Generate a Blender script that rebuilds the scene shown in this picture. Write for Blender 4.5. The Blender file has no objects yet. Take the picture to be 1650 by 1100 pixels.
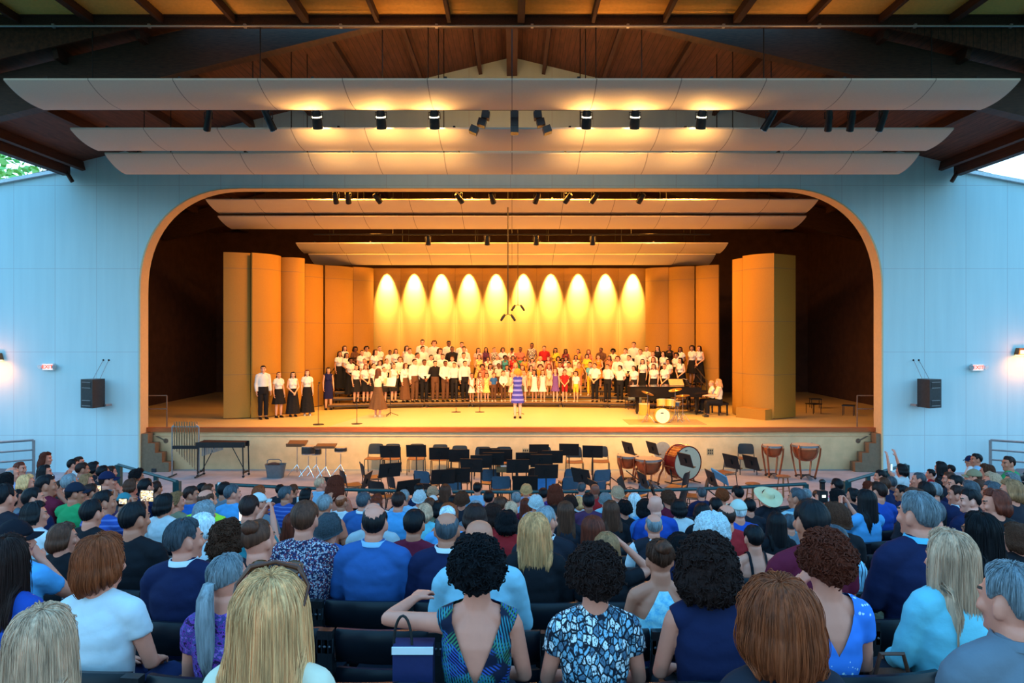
import bpy, math, random
import numpy as np
from mathutils import Vector, Matrix, noise as mnoise, Euler
R = math.radians
random.seed(7); np.random.seed(7)
SC = bpy.context.scene
COL = SC.collection
# ------------------------------------------------------------------ camera, sky, exposure
F = 1250.0; CZ = 4.1; HY = 535.0; HX = 825.0     # focal length in pixels of a 1650 px wide frame, eye height, horizon row
cam = bpy.data.objects.new('camera', bpy.data.cameras.new('camera'))
COL.objects.link(cam)
cam.location = (0, 0, CZ); cam.rotation_euler = (R(90), 0, 0)
cam.data.sensor_width = 36; cam.data.sensor_fit = 'HORIZONTAL'
cam.data.lens = F / 1650 * 36
cam.data.shift_y = -(550 - HY) / 1650
cam.data.clip_end = 400
SC.camera = cam
SC.view_settings.view_transform = 'Standard'
SC.view_settings.look = 'None'
SC.view_settings.gamma = 1
SC.view_settings.use_curve_mapping = False
SC.view_settings.exposure = 0.0
def world():
    w = bpy.data.worlds.new('dusk_sky'); SC.world = w; w.use_nodes = True
    nt = w.node_tree; n = nt.nodes; bg = n['Background']
    tc = n.new('ShaderNodeTexCoord'); sep = n.new('ShaderNodeSeparateXYZ'); ramp = n.new('ShaderNodeValToRGB')
    nt.links.new(tc.outputs['Generated'], sep.inputs[0]); nt.links.new(sep.outputs['Z'], ramp.inputs[0])
    e = ramp.color_ramp.elements
    e[0].position = 0.0; e[0].color = (0.05, 0.08, 0.09, 1)
    e[1].position = 0.85; e[1].color = (0.10, 0.36, 0.70, 1)
    m = ramp.color_ramp.elements.new(0.11); m.color = (0.52, 0.78, 0.95, 1); m = ramp.color_ramp.elements.new(0.35); m.color = (0.20, 0.54, 0.82, 1)
    nt.links.new(ramp.outputs[0], bg.inputs[0]); bg.inputs[1].default_value = SKY
SKY = 3.3
world()
def lamp(name, kind, loc, energy, color, target=None, size=None, spot=None, blend=.5, parent=None, rad=.06, size_y=None):
    d = bpy.data.lights.new(name, kind); d.energy = energy; d.color = color
    if kind == 'AREA':
        d.size = size
        if size_y: d.shape = 'RECTANGLE'; d.size_y = size_y
    else: d.shadow_soft_size = rad
    if kind == 'SPOT': d.spot_size = R(spot); d.spot_blend = blend
    o = bpy.data.objects.new(name, d); COL.objects.link(o); o.location = loc
    if target is not None:
        o.rotation_euler = (Vector(target) - Vector(loc)).to_track_quat('-Z', 'Y').to_euler()
    return o
WARM = (1.0, .36, .045); WASH = (1.0, .60, .14)
# border lights hung above the stage between the ceiling reflectors
for y_, z_, e_, ty in ((24.0, 8.55, 380, 27.5), (28.4, 7.9, 330, 28.9)):
    for x_ in (-5.2, -1.75, 1.75, 5.2):
        lamp('border_light', 'AREA', (x_, y_, z_), e_, WARM, (x_ * .8, ty, 1.3), size=1.6, size_y=.35)
# front wash from the house batten over the pit
for x_ in (-4.2, -2.8, -1.65, 1.6, 2.65, 4.05):
    lamp('front_wash', 'SPOT', (x_, 16.72, 8.32), 3800, WASH, (x_ * 1.25, 25.6, 1.4), spot=42, blend=.9, rad=.12)
# a row of downlights washing the rear wall in scallops
for i in range(10):
    x_ = (624 + i * 43.9 - 825) / 38.5
    lamp('wall_washer', 'SPOT', (x_, 31.97, 6.95), 6000, (1, .80, .50), (x_, 32.42, 5.75), spot=42, blend=.9, rad=.05)
# added fill lights without fixtures, warming the canopy and the roof timbers from below
for x_, y_, e_ in ((-6, 14.95, 8), (-2, 14.95, 9), (2, 14.95, 9), (6, 14.95, 8), (-2.6, 16.5, 30), (2.6, 16.5, 30), (-1.2, 20.5, 22), (1.2, 20.5, 22)):
    lamp('roof_fill', 'AREA', (x_, y_, 9.06), e_, (1, .42, .10), (x_ * .9, y_ - (.4 if y_ < 15 else -1.2), 12), size=1.2, size_y=.25)
# ------------------------------------------------------------------ mesh kit
def P(px, py, s): return Vector(((px - HX) / s, F / s, CZ - (py - HY) / s))
def S_floor(py, z=0.0): return (py - HY) / (CZ - z)          # scale (px per metre) of a point at height z seen at row py
class MB:
    def __init__(self): self.V = []; self.Fc = []; self.Mi = []; self.n = 0
    def add(self, v, f, m=0):
        v = np.asarray(v, float).reshape(-1, 3); self.V.append(v)
        self.Fc += [tuple(i + self.n for i in q) for q in f]; self.Mi += [m] * len(f); self.n += len(v); return self
    def box(self, c, d, rot=None, m=0, taper=1.0):
        x, y, z = [k / 2 for k in d]
        v = np.array([(sx * x * (taper if sz > 0 else 1), sy * y * (taper if sz > 0 else 1), sz * z) for sz in (-1, 1) for sy in (-1, 1) for sx in (-1, 1)])
        if rot is not None: v = v @ np.array(Euler(rot).to_matrix()).T
        return self.add(v + np.array(c), [(0, 2, 3, 1), (4, 5, 7, 6), (0, 1, 5, 4), (2, 6, 7, 3), (0, 4, 6, 2), (1, 3, 7, 5)], m)
    def rings(self, rings, m=0, caps=True, closed=True):
        k = len(rings[0]); v = np.concatenate([np.asarray(r, float) for r in rings]); f = []
        for i in range(len(rings) - 1):
            for j in range(k if closed else k - 1):
                a = i * k + j; b = i * k + (j + 1) % k
                f.append((a, b, b + k, a + k))
        if caps and closed:
            f.append(tuple(range(k - 1, -1, -1))); f.append(tuple((len(rings) - 1) * k + j for j in range(k)))
        return self.add(v, f, m)
    def tube(self, pts, rad, seg=8, m=0, caps=True, flat=None):
        pts = [Vector(p) for p in pts]
        if not hasattr(rad, '__len__'): rad = [rad] * len(pts)
        rs = []; up = None
        for i, p in enumerate(pts):
            t = (pts[min(i + 1, len(pts) - 1)] - pts[max(i - 1, 0)]).normalized()
            if up is None: up = Vector((0, 0, 1)) if abs(t.z) < .9 else Vector((0, 1, 0))
            a = t.cross(up).normalized(); b = a.cross(t).normalized(); up = b
            fl = flat if flat else 1.0
            rs.append([p + (a * math.cos(q) + b * math.sin(q) * fl) * rad[i] for q in (2 * math.pi * j / seg for j in range(seg))])
        return self.rings([[tuple(q) for q in r] for r in rs], m, caps)
    def cyl(self, p0, p1, r, r1=None, seg=16, m=0): return self.tube([p0, p1], [r, r if r1 is None else r1], seg, m)
    def lathe(self, prof, c=(0, 0, 0), seg=24, m=0, rot=None, sx=1, sy=1, caps=True):
        rs = []
        M = np.array(Euler(rot).to_matrix()).T if rot is not None else None
        for r, z in prof:
            a = np.array([(r * math.cos(q) * sx, r * math.sin(q) * sy, z) for q in (2 * math.pi * j / seg for j in range(seg))])
            if M is not None: a = a @ M
            rs.append(a + np.array(c))
        return self.rings(rs, m, caps)
    def ball(self, c, r, seg=16, m=0, rot=None):
        if not hasattr(r, '__len__'): r = (r, r, r)
        M = np.array(Euler(rot).to_matrix()).T if rot is not None else None
        rs = []; n = seg // 2
        for i in range(n + 1):
            t = math.pi * min(max(i / n, .02), .98)
            a = np.array([(r[0] * math.sin(t) * math.cos(q), r[1] * math.sin(t) * math.sin(q), -r[2] * math.cos(t)) for q in (2 * math.pi * j / seg for j in range(seg))])
            if M is not None: a = a @ M
            rs.append(a + np.array(c))
        return self.rings(rs, m)
    def sheet(self, outline, z0, z1, m=0):
        k = len(outline); return self.rings([[(x, y, z0) for x, y in outline], [(x, y, z1) for x, y in outline]], m)
    def mesh(self, name, mats=(), smooth=False):
        me = bpy.data.meshes.new(name)
        me.from_pydata(np.concatenate(self.V).tolist() if self.V else [], [], self.Fc)
        for mt in mats: me.materials.append(mt)
        if len(mats) > 1: me.polygons.foreach_set('material_index', self.Mi)
        if smooth: me.polygons.foreach_set('use_smooth', [True] * len(me.polygons))
        me.update(); return me
    def obj(self, name, mat, parent=None, smooth=False, auto=None, **kw):
        mats = mat if isinstance(mat, (list, tuple)) else [mat]
        me = self.mesh(name, mats, smooth or auto is not None)
        if auto is not None:
            me.set_sharp_from_angle(angle=R(auto))
        return link(name, me, parent, **kw)
def link(name, data, parent=None, **kw):
    o = bpy.data.objects.new(name, data); COL.objects.link(o)
    if parent is not None: o.parent = parent
    return tag(o, **kw)
def tag(o, label=None, cat=None, group=None, kind=None):
    if label: o['label'] = label
    if cat: o['category'] = cat
    if group: o['group'] = group
    if kind: o['kind'] = kind
    return o
def empty(name, loc=(0, 0, 0), rz=0, **kw):
    o = bpy.data.objects.new(name, None); COL.objects.link(o); o.location = loc; o.rotation_euler = (0, 0, rz)
    o.empty_display_size = .1
    return tag(o, **kw)
def kids(o): return [c for c in list(KID.get(o.name, [])) ] if False else list(o.children)
def copy_tree(o, loc=None, rz=None, scale=None, **kw):
    def cp(a, par):
        c = a.copy(); COL.objects.link(c)
        if par is not None:
            c.parent = par; c.matrix_parent_inverse = a.matrix_parent_inverse.copy()
        for ch in a.children: cp(ch, c)
        return c
    c = cp(o, None)
    if loc is not None: c.location = loc
    if rz is not None: c.rotation_euler = (0, 0, rz)
    if scale is not None: c.scale = (scale,) * 3
    for k in ('label', 'group'):
        if k in c and k in kw: del c[k]
    return tag(c, **kw)
# ------------------------------------------------------------------ materials
MATS = {}
class NT:
    def __init__(self, name, rough=.6, metal=0, spec=.4):
        self.m = bpy.data.materials.new(name); self.m.use_nodes = True
        self.t = self.m.node_tree; self.n = self.t.nodes; self.b = self.n['Principled BSDF']
        self.b.inputs['Roughness'].default_value = rough; self.b.inputs['Metallic'].default_value = metal
        self.b.inputs['Specular IOR Level'].default_value = spec
    def new(self, t, **kw):
        a = self.n.new(t)
        for k, v in kw.items(): setattr(a, k, v)
        return a
    def ln(self, a, b): self.t.links.new(a, b)
    def coords(self, scale=(1, 1, 1), out='Object', loc=(0, 0, 0)):
        tc = self.new('ShaderNodeTexCoord'); mp = self.new('ShaderNodeMapping')
        mp.inputs['Scale'].default_value = scale; mp.inputs['Location'].default_value = loc
        self.ln(tc.outputs[out], mp.inputs[0]); return mp.outputs[0]
    def noise(self, vec, scale=5, detail=3, rough=.55):
        t = self.new('ShaderNodeTexNoise'); t.inputs['Scale'].default_value = scale; t.inputs['Detail'].default_value = detail
        t.inputs['Roughness'].default_value = rough
        if vec is not None: self.ln(vec, t.inputs['Vector'])
        return t.outputs['Fac']
    def ramp(self, fac, stops, interp='LINEAR'):
        r = self.new('ShaderNodeValToRGB'); r.color_ramp.interpolation = interp; e = r.color_ramp.elements
        while len(e) < len(stops): e.new(.5)
        for i, (p, c) in enumerate(stops):
            e[i].position = p; e[i].color = (*c, 1) if hasattr(c, '__len__') else (c, c, c, 1)
        self.ln(fac, r.inputs[0]); return r.outputs[0]
    def mix(self, a, b, fac, mode='MIX'):
        x = self.new('ShaderNodeMix', data_type='RGBA', blend_type=mode)
        for k, v in ((6, a), (7, b), (0, fac)):
            if isinstance(v, (int, float)): x.inputs[k].default_value = v if k == 0 else (v, v, v, 1)
            elif isinstance(v, tuple): x.inputs[k].default_value = (*v, 1)
            else: self.ln(v, x.inputs[k])
        return x.outputs[2]
    def math(self, op, a, b=None):
        x = self.new('ShaderNodeMath', operation=op)
        for k, v in ((0, a), (1, b)):
            if v is None: continue
            if isinstance(v, (int, float)): x.inputs[k].default_value = v
            else: self.ln(v, x.inputs[k])
        return x.outputs[0]
    def objcol(self): return self.new('ShaderNodeObjectInfo').outputs['Color']
    def base(self, c):
        if isinstance(c, tuple): self.b.inputs['Base Color'].default_value = (*c, 1)
        else: self.ln(c, self.b.inputs['Base Color'])
        return self
    def bump(self, h, strength=.3, dist=.01):
        b = self.new('ShaderNodeBump'); b.inputs['Strength'].default_value = strength; b.inputs['Distance'].default_value = dist
        self.ln(h, b.inputs['Height']); self.ln(b.outputs[0], self.b.inputs['Normal']); return self
def plain(name, c, rough=.6, metal=0, var=.12, scale=14, bump=0, spec=.4):
    if name in MATS: return MATS[name]
    k = NT(name, rough, metal, spec); v = k.coords()
    f = k.noise(v, scale, 4)
    k.base(k.ramp(f, [(.25, tuple(x * (1 - var) for x in c)), (.75, tuple(min(1, x * (1 + var)) for x in c))]))
    if bump: k.bump(f, bump, .01)
    MATS[name] = k.m; return k.m
def emit(name, c, st):
    if name in MATS: return MATS[name]
    k = NT(name); k.base(c); k.b.inputs['Emission Color'].default_value = (*c, 1); k.b.inputs['Emission Strength'].default_value = st
    MATS[name] = k.m; return k.m
def seams(k, vec, axis, period, offset, width):
    """1 on thin lines every <period> along an axis"""
    sp = k.new('ShaderNodeSeparateXYZ'); k.ln(vec, sp.inputs[0])
    a = k.math('ADD', sp.outputs[axis], -offset + period * 50.5)
    q = k.math('MODULO', a, period); d = k.math('ABSOLUTE', k.math('SUBTRACT', q, period / 2))
    return k.math('LESS_THAN', d, width)
def m_wall():
    k = NT('painted_wall_panels', .75); v = k.coords()
    st = k.noise(k.coords((1.5, 1, .12)), 3, 5); bl = k.noise(v, .6, 4)
    c = k.mix((.46, .66, .71), (.61, .82, .86), st); c = k.mix(c, (.49, .68, .73), k.math('MULTIPLY', bl, .5))
    ln = k.math('MAXIMUM', seams(k, v, 0, 1.213, -10.96, .007), seams(k, v, 2, 2.44, 1.08, .007))
    c = k.mix(c, (.36, .40, .45), k.math('MULTIPLY', ln, .6))
    k.base(c); k.bump(k.noise(v, 60, 3), .12, .004); return k.m
def m_wood(name, a, b, axis_scale, rough=.6, board=None):
    k = NT(name, rough); v = k.coords(axis_scale); g = k.noise(v, 6, 6, .6)
    c = k.ramp(g, [(.3, a), (.7, b)])
    if board:
        ln = seams(k, k.coords(), board[0], board[1], 0, board[2]); c = k.mix(c, tuple(x * .35 for x in a), ln)
    k.base(c); k.bump(g, .15, .004); return k.m
def m_reflector():
    k = NT('acoustic_cloud_fibreglass', .7); v = k.coords()
    f = k.noise(v, 40, 3); c = k.mix((.62, .55, .45), (.72, .64, .53), f)
    ln = seams(k, v, 0, 1.627, 0, .010); c = k.mix(c, (.2, .17, .14), k.math('MULTIPLY', ln, .8))
    k.base(c); k.bump(k.noise(v, 90, 2), .1, .003); return k.m
def m_shell():
    k = NT('acoustic_shell_panel', .65); v = k.coords()
    f = k.noise(v, 30, 4); c = k.mix((.34, .175, .022), (.42, .22, .032), f)
    ln = seams(k, v, 2, 1.75, 1.45, .012); c = k.mix(c, (.2, .13, .07), k.math('MULTIPLY', ln, .7))
    k.base(c); k.bump(k.noise(v, 120, 2), .1, .003); return k.m
M_WALL = m_wall(); M_REFL = m_reflector(); M_SHELL = m_shell()
M_DECK = m_wood('roof_deck_planks', (.045, .017, .010), (.12, .045, .022), (2.2, .25, 2.2), .7, (0, .14, .006))
M_BEAM = m_wood('glulam_timber', (.02, .010, .007), (.06, .028, .016), (1, .3, 9), .6)
M_RAFTER = m_wood('rafter_timber', (.03, .012, .008), (.07, .028, .016), (6, .3, 6), .7)
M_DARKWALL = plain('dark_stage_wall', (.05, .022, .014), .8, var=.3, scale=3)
M_CONC = plain('pit_concrete', (.36, .36, .40), .8, var=.16, scale=2.2, bump=.1)
M_TIER = plain('terrace_concrete', (.16, .16, .17), .85, var=.2, scale=3)
M_STAGE = m_wood('stage_floor_boards', (.54, .41, .19), (.68, .53, .26), (.35, 3, 3), .45, (1, .35, .004))
M_NOSE = m_wood('stage_edge_nosing', (.36, .07, .015), (.50, .11, .02), (.5, 6, 6), .4)
M_FRONT = plain('stage_front_plaster', (.74, .48, .26), .7, var=.1, scale=4)
M_TRIM = plain('arch_reveal_paint', (.66, .50, .30), .6, var=.06)
M_BLACK = plain('black_enamel', (.012, .012, .014), .42, var=.3)
M_BLACKP = plain('black_plastic', (.022, .024, .028), .38, var=.3)
M_STEEL = plain('grey_steel', (.30, .31, .33), .4, .7)
M_CHROME = plain('chrome', (.72, .72, .72), .15, 1.0, var=.03)
M_GREENRAIL = plain('green_rail_paint', (.018, .075, .085), .4, .2)
M_CABLE = plain('black_cable', (.01, .01, .01), .6)
# ------------------------------------------------------------------ the setting
PY = F / 55.0                # proscenium face
SF = 1.25                    # stage floor level
def roofz(x): return 12.15 - .242 * abs(x)
def arch_pts():
    pts = []                # arch opening in (x, z), from the left foot over the top to the right foot
    xl, xr, zt = -10.93, 10.87, 8.32
    a, b = 2.95, 3.05       # corner radii
    pts.append((xl, 0.0)); pts.append((xl, zt - b))
    n = 18
    for i in range(1, n + 1):
        t = math.pi / 2 * i / n; e = .88
        pts.append((xl + a * (1 - math.cos(t) ** e), zt - b + b * math.sin(t) ** e))
    for i in range(n, -1, -1):
        t = math.pi / 2 * i / n; e = .88
        pts.append((xr - a * (1 - math.cos(t) ** e), zt - b + b * math.sin(t) ** e))
    pts.append((xr, 0.0))
    return pts
def proscenium():
    th = .42; A = arch_pts(); m = MB()
    def top(x):
        x = abs(x)
        return roofz(x) if x <= 13 else 8.80 - .185 * (x - 13)
    # front and back faces: strips from the arch curve to the top edge, plus two flanks
    xs = [-26, -20, -13.001, -13, A[0][0]]
    for y, flip in ((PY, False), (PY + th, True)):
        V = []; Fc = []
        def quad(a, b, c, d):
            i = len(V); V.extend([(q[0], y, q[1]) for q in (a, b, c, d)]); Fc.append((i, i + 1, i + 2, i + 3) if not flip else (i + 3, i + 2, i + 1, i))
        for x0, x1 in zip(xs[:-1], xs[1:]):
            quad((x0, -.5), (x1, -.5), (x1, top(x1)), (x0, top(x0)))
        for x0, x1 in zip([A[-1][0], 13, 13.001, 20], [13, 13.001, 20, 26]):
            quad((x0, -.5), (x1, -.5), (x1, top(x1)), (x0, top(x0)))
        for (x0, z0), (x1, z1) in zip(A[1:-2], A[2:-1]):
            if x0 < 0 < x1:
                quad((x0, z0), (0, z0), (0, top(0)), (x0, top(x0))); quad((0, z1), (x1, z1), (x1, top(x1)), (0, top(0)))
            elif x1 > x0: quad((x0, z0), (x1, z1), (x1, top(x1)), (x0, top(x0)))
        m.add(V, Fc)
    m.obj('wall_front', M_WALL, kind='structure')
    # painted reveal of the arch, standing slightly proud
    t = MB(); o = []
    for (x, z) in A: o.append((x, z))
    inner = []
    for i, (x, z) in enumerate(o):
        cx = 0; cz = 4
        d = Vector((-x, 0, 4.5 - z)) if 2 <= i < len(o) - 2 else Vector((-x, 0, 0))
        d.normalize(); inner.append((x + d.x * .05, z + d.z * .05))
    rows = [[(x, PY - .02, z) for x, z in o], [(x, PY - .02, z) for x, z in inner], [(x, PY + th + .06, z) for x, z in inner], [(x, PY + th + .06, z) for x, z in o]]
    t.rings(rows, 0, False, False)
    t.obj('trim_1', M_TRIM, kind='structure')
    # metal caps on the sloping wall tops
    c = MB()
    for sx in (-1, 1):
        p = [(sx * 13, 8.80), (sx * 26, 8.80 - .185 * 13)]
        c.rings([[(p[0][0], PY - .12, p[0][1]), (p[0][0], PY + .55, p[0][1]), (p[0][0], PY + .55, p[0][1] + .1), (p[0][0], PY - .12, p[0][1] + .1)],
                 [(p[1][0], PY - .12, p[1][1]), (p[1][0], PY + .55, p[1][1]), (p[1][0], PY + .55, p[1][1] + .1), (p[1][0], PY - .12, p[1][1] + .1)]])
    c.obj('trim_2', plain('wall_cap_metal', (.62, .66, .70), .5, .2), kind='structure')
proscenium()
def shell():
    m = MB()
    m.box((0, 30.0, SF - .06), (28.2, 13.7, .12)); m.obj('floor_stage', M_STAGE, kind='structure')
    mb = MB(); mb.box((0, F / 54 + .0, SF - .05), (21.76, .14, .13)); mb.obj('trim_3', M_NOSE, kind='structure')
    mb = MB(); mb.box((0, F / 54 + .2, SF / 2 - .06), (21.7, .3, SF - .1))
    mb.box((0, F / 54 + .035, SF - .23), (21.7, .05, .035), m=0)
    mb.obj('wall_stage_front', M_FRONT, kind='structure')
    # marley dance floor laid on the boards
    mb = MB(); mb.add([(-5.55, 23.35, SF + .004), (4.6, 23.35, SF + .004), (4.6, 29.3, SF + .004), (-4.6, 29.3, SF + .004)], [(0, 1, 2, 3)])
    mb.obj('floor_dance_mat', plain('pale_dance_floor', (.60, .50, .36), .35, var=.05), kind='structure')
    # stage house walls
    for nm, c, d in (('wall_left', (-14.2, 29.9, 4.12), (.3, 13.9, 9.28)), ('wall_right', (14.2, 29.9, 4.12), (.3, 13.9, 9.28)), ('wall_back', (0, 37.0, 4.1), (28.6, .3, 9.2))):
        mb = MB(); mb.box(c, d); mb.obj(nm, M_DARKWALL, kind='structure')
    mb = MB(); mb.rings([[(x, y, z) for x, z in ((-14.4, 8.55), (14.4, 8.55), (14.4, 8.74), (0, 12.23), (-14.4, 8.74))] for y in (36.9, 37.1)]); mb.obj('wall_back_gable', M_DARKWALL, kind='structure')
    # roof: two plank slopes, purlins, eave beams, one deep gable frame
    for sx, nm in ((-1, 'ceiling_left'), (1, 'ceiling_right')):
        mb = MB(); th = .14; o = 18
        A = [(0, 12.15), (sx * 13.0, 12.15 - .242 * 13.0)]
        for y0, y1, xe in ((15.62, PY + .4, 13.0), (PY + .4, 37.2, 14.4)):
            ze = 12.15 - .242 * xe; x1 = sx * xe
            q = [(0, 12.15), (x1, ze), (x1, ze + th), (0, 12.15 + th)]
            if sx < 0: q = q[::-1]
            mb.rings([[(x, y0, z) for x, z in q], [(x, y1, z) for x, z in q]])
        mb.obj(nm, M_DECK, kind='structure')
    mb = MB()
    for sx in (-1, 1):
        for i in range(8):
            x = sx * (.95 + i * 1.66); z = roofz(x) - .15
            mb.box((x, 26.3, z), (.10, 21.2, .26), (0, sx * R(13.6), 0))
    mb.box((0, 26.3, 11.85), (.3, 21.2, .5))
    mb.obj('beam_purlins', M_RAFTER, kind='structure')
    mb = MB()
    for sx in (-1, 1): mb.box((sx * 12.95, 19.1, 8.86), (.22, 6.9, .42))
    mb.obj('beam_eaves', M_RAFTER, kind='structure')
    for y0 in (16.05, 24.9, 30.9):
        mb = MB(); xe = 12.9 if y0 < 20 else 13.9; dep = 1.02
        for sx in (-1, 1):
            q = [(0, 12.15 - .14), (sx * xe, roofz(xe) - .14), (sx * xe, roofz(xe) - dep), (0, 12.15 - dep)]
            if sx > 0: q = q[::-1]
            mb.rings([[(x, y0, z) for x, z in q], [(x, y0 + .3, z) for x, z in q]])
        mb.obj('beam_gable_frame', M_BEAM, kind='structure')
    # short raking struts under the eaves
    for sx in (-1, 1):
        mb = MB(); mb.tube([(sx * 13.0, 22.4, 8.95), (sx * 12.72, 22.45, 8.45)], .06, 6)
        mb.obj('beam_strut', M_RAFTER, kind='structure')
    # audience canopy: ribbed deck on joists behind a long edge beam with a conduit
    mb = MB(); ys = np.arange(9.2, 15.5, .045); V = []; Fc = []
    for i, y in enumerate(ys):
        z = 10.40 + (.035 if i % 2 else 0)
        V += [(-14.5, y, z), (14.5, y, z)]
        if i: Fc.append((2 * i - 2, 2 * i - 1, 2 * i + 1, 2 * i))
    mb.add(V, Fc); mb.add([(-14.5, 9.2, 10.5), (14.5, 9.2, 10.5), (14.5, 15.5, 10.5), (-14.5, 15.5, 10.5)], [(0, 1, 2, 3)])
    mb.obj('ceiling_canopy', plain('ribbed_gold_deck', (.72, .40, .08), .5, .1, var=.1), kind='structure')
    mb = MB()
    for i in range(-10, 11):
        mb.box((i * 1.43 + .18, 12.3, 10.33), (.07 if i % 3 else .14, 6.3, .16))
    mb.obj('beam_joists', M_RAFTER, kind='structure')
    mb = MB(); mb.box((0, 15.52, 10.29), (29, .12, .2)); mb.box((0, 15.50, 10.40), (29, .2, .03)); mb.obj('beam_canopy_edge', M_RAFTER, kind='structure')
    mb = MB()
    for sx in (-1, 1):       # boarded infill between the canopy edge and the lower eaves
        q = [(sx * 7.6, 10.2), (sx * 14.5, 10.2), (sx * 14.5, roofz(14.5) - .05), (sx * 7.6, 10.19)]
        if sx > 0: q = q[::-1]
        mb.rings([[(x, 15.54, z) for x, z in q], [(x, 15.60, z) for x, z in q]])
    mb.obj('wall_gable_boards', M_DECK, kind='structure')
    mb = MB(); mb.cyl((-14.4, 15.36, 10.16), (14.4, 15.36, 10.16), .022, seg=10)
    for i in range(-7, 8): mb.box((i * 1.9 + .4, 15.40, 10.175), (.05, .07, .07))
    mb.obj('conduit_pipe', plain('galvanised_conduit', (.42, .40, .40), .45, .4), label='long thin grey conduit pipe under the edge of the audience canopy', cat='pipe')
    # pit floor and terraces following the bowl
    mb = MB(); mb.add([(-30, 14.0, 0), (30, 14.0, 0), (30, 23.4, 0), (-30, 23.4, 0)], [(0, 1, 2, 3)])
    mb.add([(-10.9, 23.4, 0), (10.9, 23.4, 0), (10.9, 24, 0), (-10.9, 24, 0)], [(0, 1, 2, 3)])
    mb.obj('floor', M_CONC, kind='structure')
    mb = MB(); mb.add([(-120, -60, -.6), (120, -60, -.6), (120, 160, -.6), (-120, 160, -.6)], [(0, 1, 2, 3)]); mb.obj('ground', plain('lawn_outside', (.06, .12, .03), .9, var=.4, scale=1), kind='structure')
    mb = MB(); xs = np.linspace(-17, 17, 35)
    for k in range(-5, NROW):
        z = row_floor(max(k, 0)) + (0 if k >= 0 else -k * .12)
        y0 = ZE(k) - .42; y1 = ZE(k) + .43
        def cy(x, y): return y + KB * x * x
        V = []; Fc = []
        for x in xs: V += [(x, cy(x, y0), z), (x, cy(x, y1), z), (x, cy(x, y1), z - .5), (x, cy(x, y0), z - .5)]
        for i in range(len(xs) - 1):
            a = 4 * i; b = a + 4; Fc += [(a, b, b + 1, a + 1), (a + 1, b + 1, b + 2, a + 2), (a + 3, a + 2, b + 2, b + 3), (a, a + 3, b + 3, b)]
        mb.add(V, Fc)
    mb.obj('floor_terraces', M_TIER, kind='structure')
    # pit steps in both corners
    for sx, nm in ((-1, 'trim_4'), (1, 'trim_5')):
        mb = MB()
        for i in range(4):
            mb.box((sx * (10.17 + i * .205), 22.93, (i + 1) * .14 + .001), (.204, .34, (i + 1) * .28))
        mb.obj(nm, plain('step_paint', (.20, .13, .08), .7), kind='structure')
NROW = 15; KB = .04
def ZE(k): return 2.5 + .85 * k
def row_D(k): return (.86, .91, 1.02)[int(k)] if k < 3 else 1.02 + .152 * (k - 2)
def row_floor(k): return max(0.02, CZ - row_D(k) - 1.30)

shell()
def reflector(ytop, ybot, s, ratio, half, sag, label):
    sb = s / ratio; y0 = F / s; y1 = F / sb; z0 = CZ + (HY - ytop) / s; z1 = CZ + (HY - ybot) / sb
    root = empty('ceiling_reflector', (0, y0, z0), label=label, cat='acoustic panel')
    m = MB(); n = 14; pr = []
    for i in range(n + 1):
        t = i / n; pr.append(((y1 - y0) * t, (z1 - z0) * t - 4 * sag * t * (1 - t) * (1 - .25 * t)))
    up = [(y, z + .035) for y, z in pr]; sec = pr + up[::-1]
    m.rings([[(-half, y, z) for y, z in sec], [(half, y, z) for y, z in sec]])
    m.obj('curved_panel', M_REFL, root, auto=40)
    for x in np.linspace(-half * .92, half * .92, 8):
        b = MB(); b.box((x, (y1 - y0) * .5, .06), (.05, (y1 - y0) * .9, .06)); b.obj('rib', M_BLACK, root)
    for x in np.linspace(-half * .86, half * .86, 6):
        c = MB(); zt = roofz(x) - z0
        c.cyl((x, (y1 - y0) * .5, 0), (x, (y1 - y0) * .5, zt), .012, seg=6); c.obj('cable', M_CABLE, root)
    return root
reflector(129, 177, 84, 1.086, 9.76, .10, 'largest pale curved ceiling reflector, hung frontmost above the lighting batten')
reflector(208, 243, 73, 1.068, 9.76, .08, 'second pale curved ceiling reflector, behind the spotlights and line arrays')
reflector(248, 281, 67.3, 1.055, 9.76, .08, 'third pale curved ceiling reflector, last before the arch wall')
reflector(322, 345, 51.0, 1.05, 9.68, .06, 'amber lit ceiling reflector just inside the arch, widest one over the stage')
reflector(349, 369, 49.0, 1.05, 9.68, .06, 'amber lit ceiling reflector over the stage, second one inside the arch')
reflector(392, 408, 43.0, 1.04, 8.1, .05, 'amber ceiling reflector over the choir, upper one of the short deep pair')
reflector(410, 427, 41.0, 1.035, 8.0, .05, 'amber ceiling reflector touching the top of the rear shell wall')
# ---- acoustic shell: curved towers
def tower(name, spec, label, group=None):
    """spec: (px_left, px_right, s_left, s_right, bulge, ztop) for each curved panel, in one tower"""
    x0, y0 = (spec[0][0] - HX) / spec[0][2], F / spec[0][2]
    root = empty(name, (x0, y0, SF), label=label, cat='acoustic shell', group=group)
    for (pl, pr, sl, sr, bul, zt) in spec:
        a = Vector(((pl - HX) / sl, F / sl, 0)); b = Vector(((pr - HX) / sr, F / sr, 0)); n = 12
        nrm = Vector((b.y - a.y, -(b.x - a.x), 0)).normalized()
        if nrm.y > 0: nrm = -nrm
        fr = []
        for i in range(n + 1):
            t = i / n; p = a.lerp(b, t) + nrm * bul * 4 * t * (1 - t); fr.append((p.x - x0, p.y - y0))
        bk = [(x - nrm.x * .06, y - nrm.y * .06) for x, y in fr]
        m = MB(); m.sheet(fr + bk[::-1], .03, zt - SF); m.obj('shell_panel', M_SHELL, root, auto=40)
    return root
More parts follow.
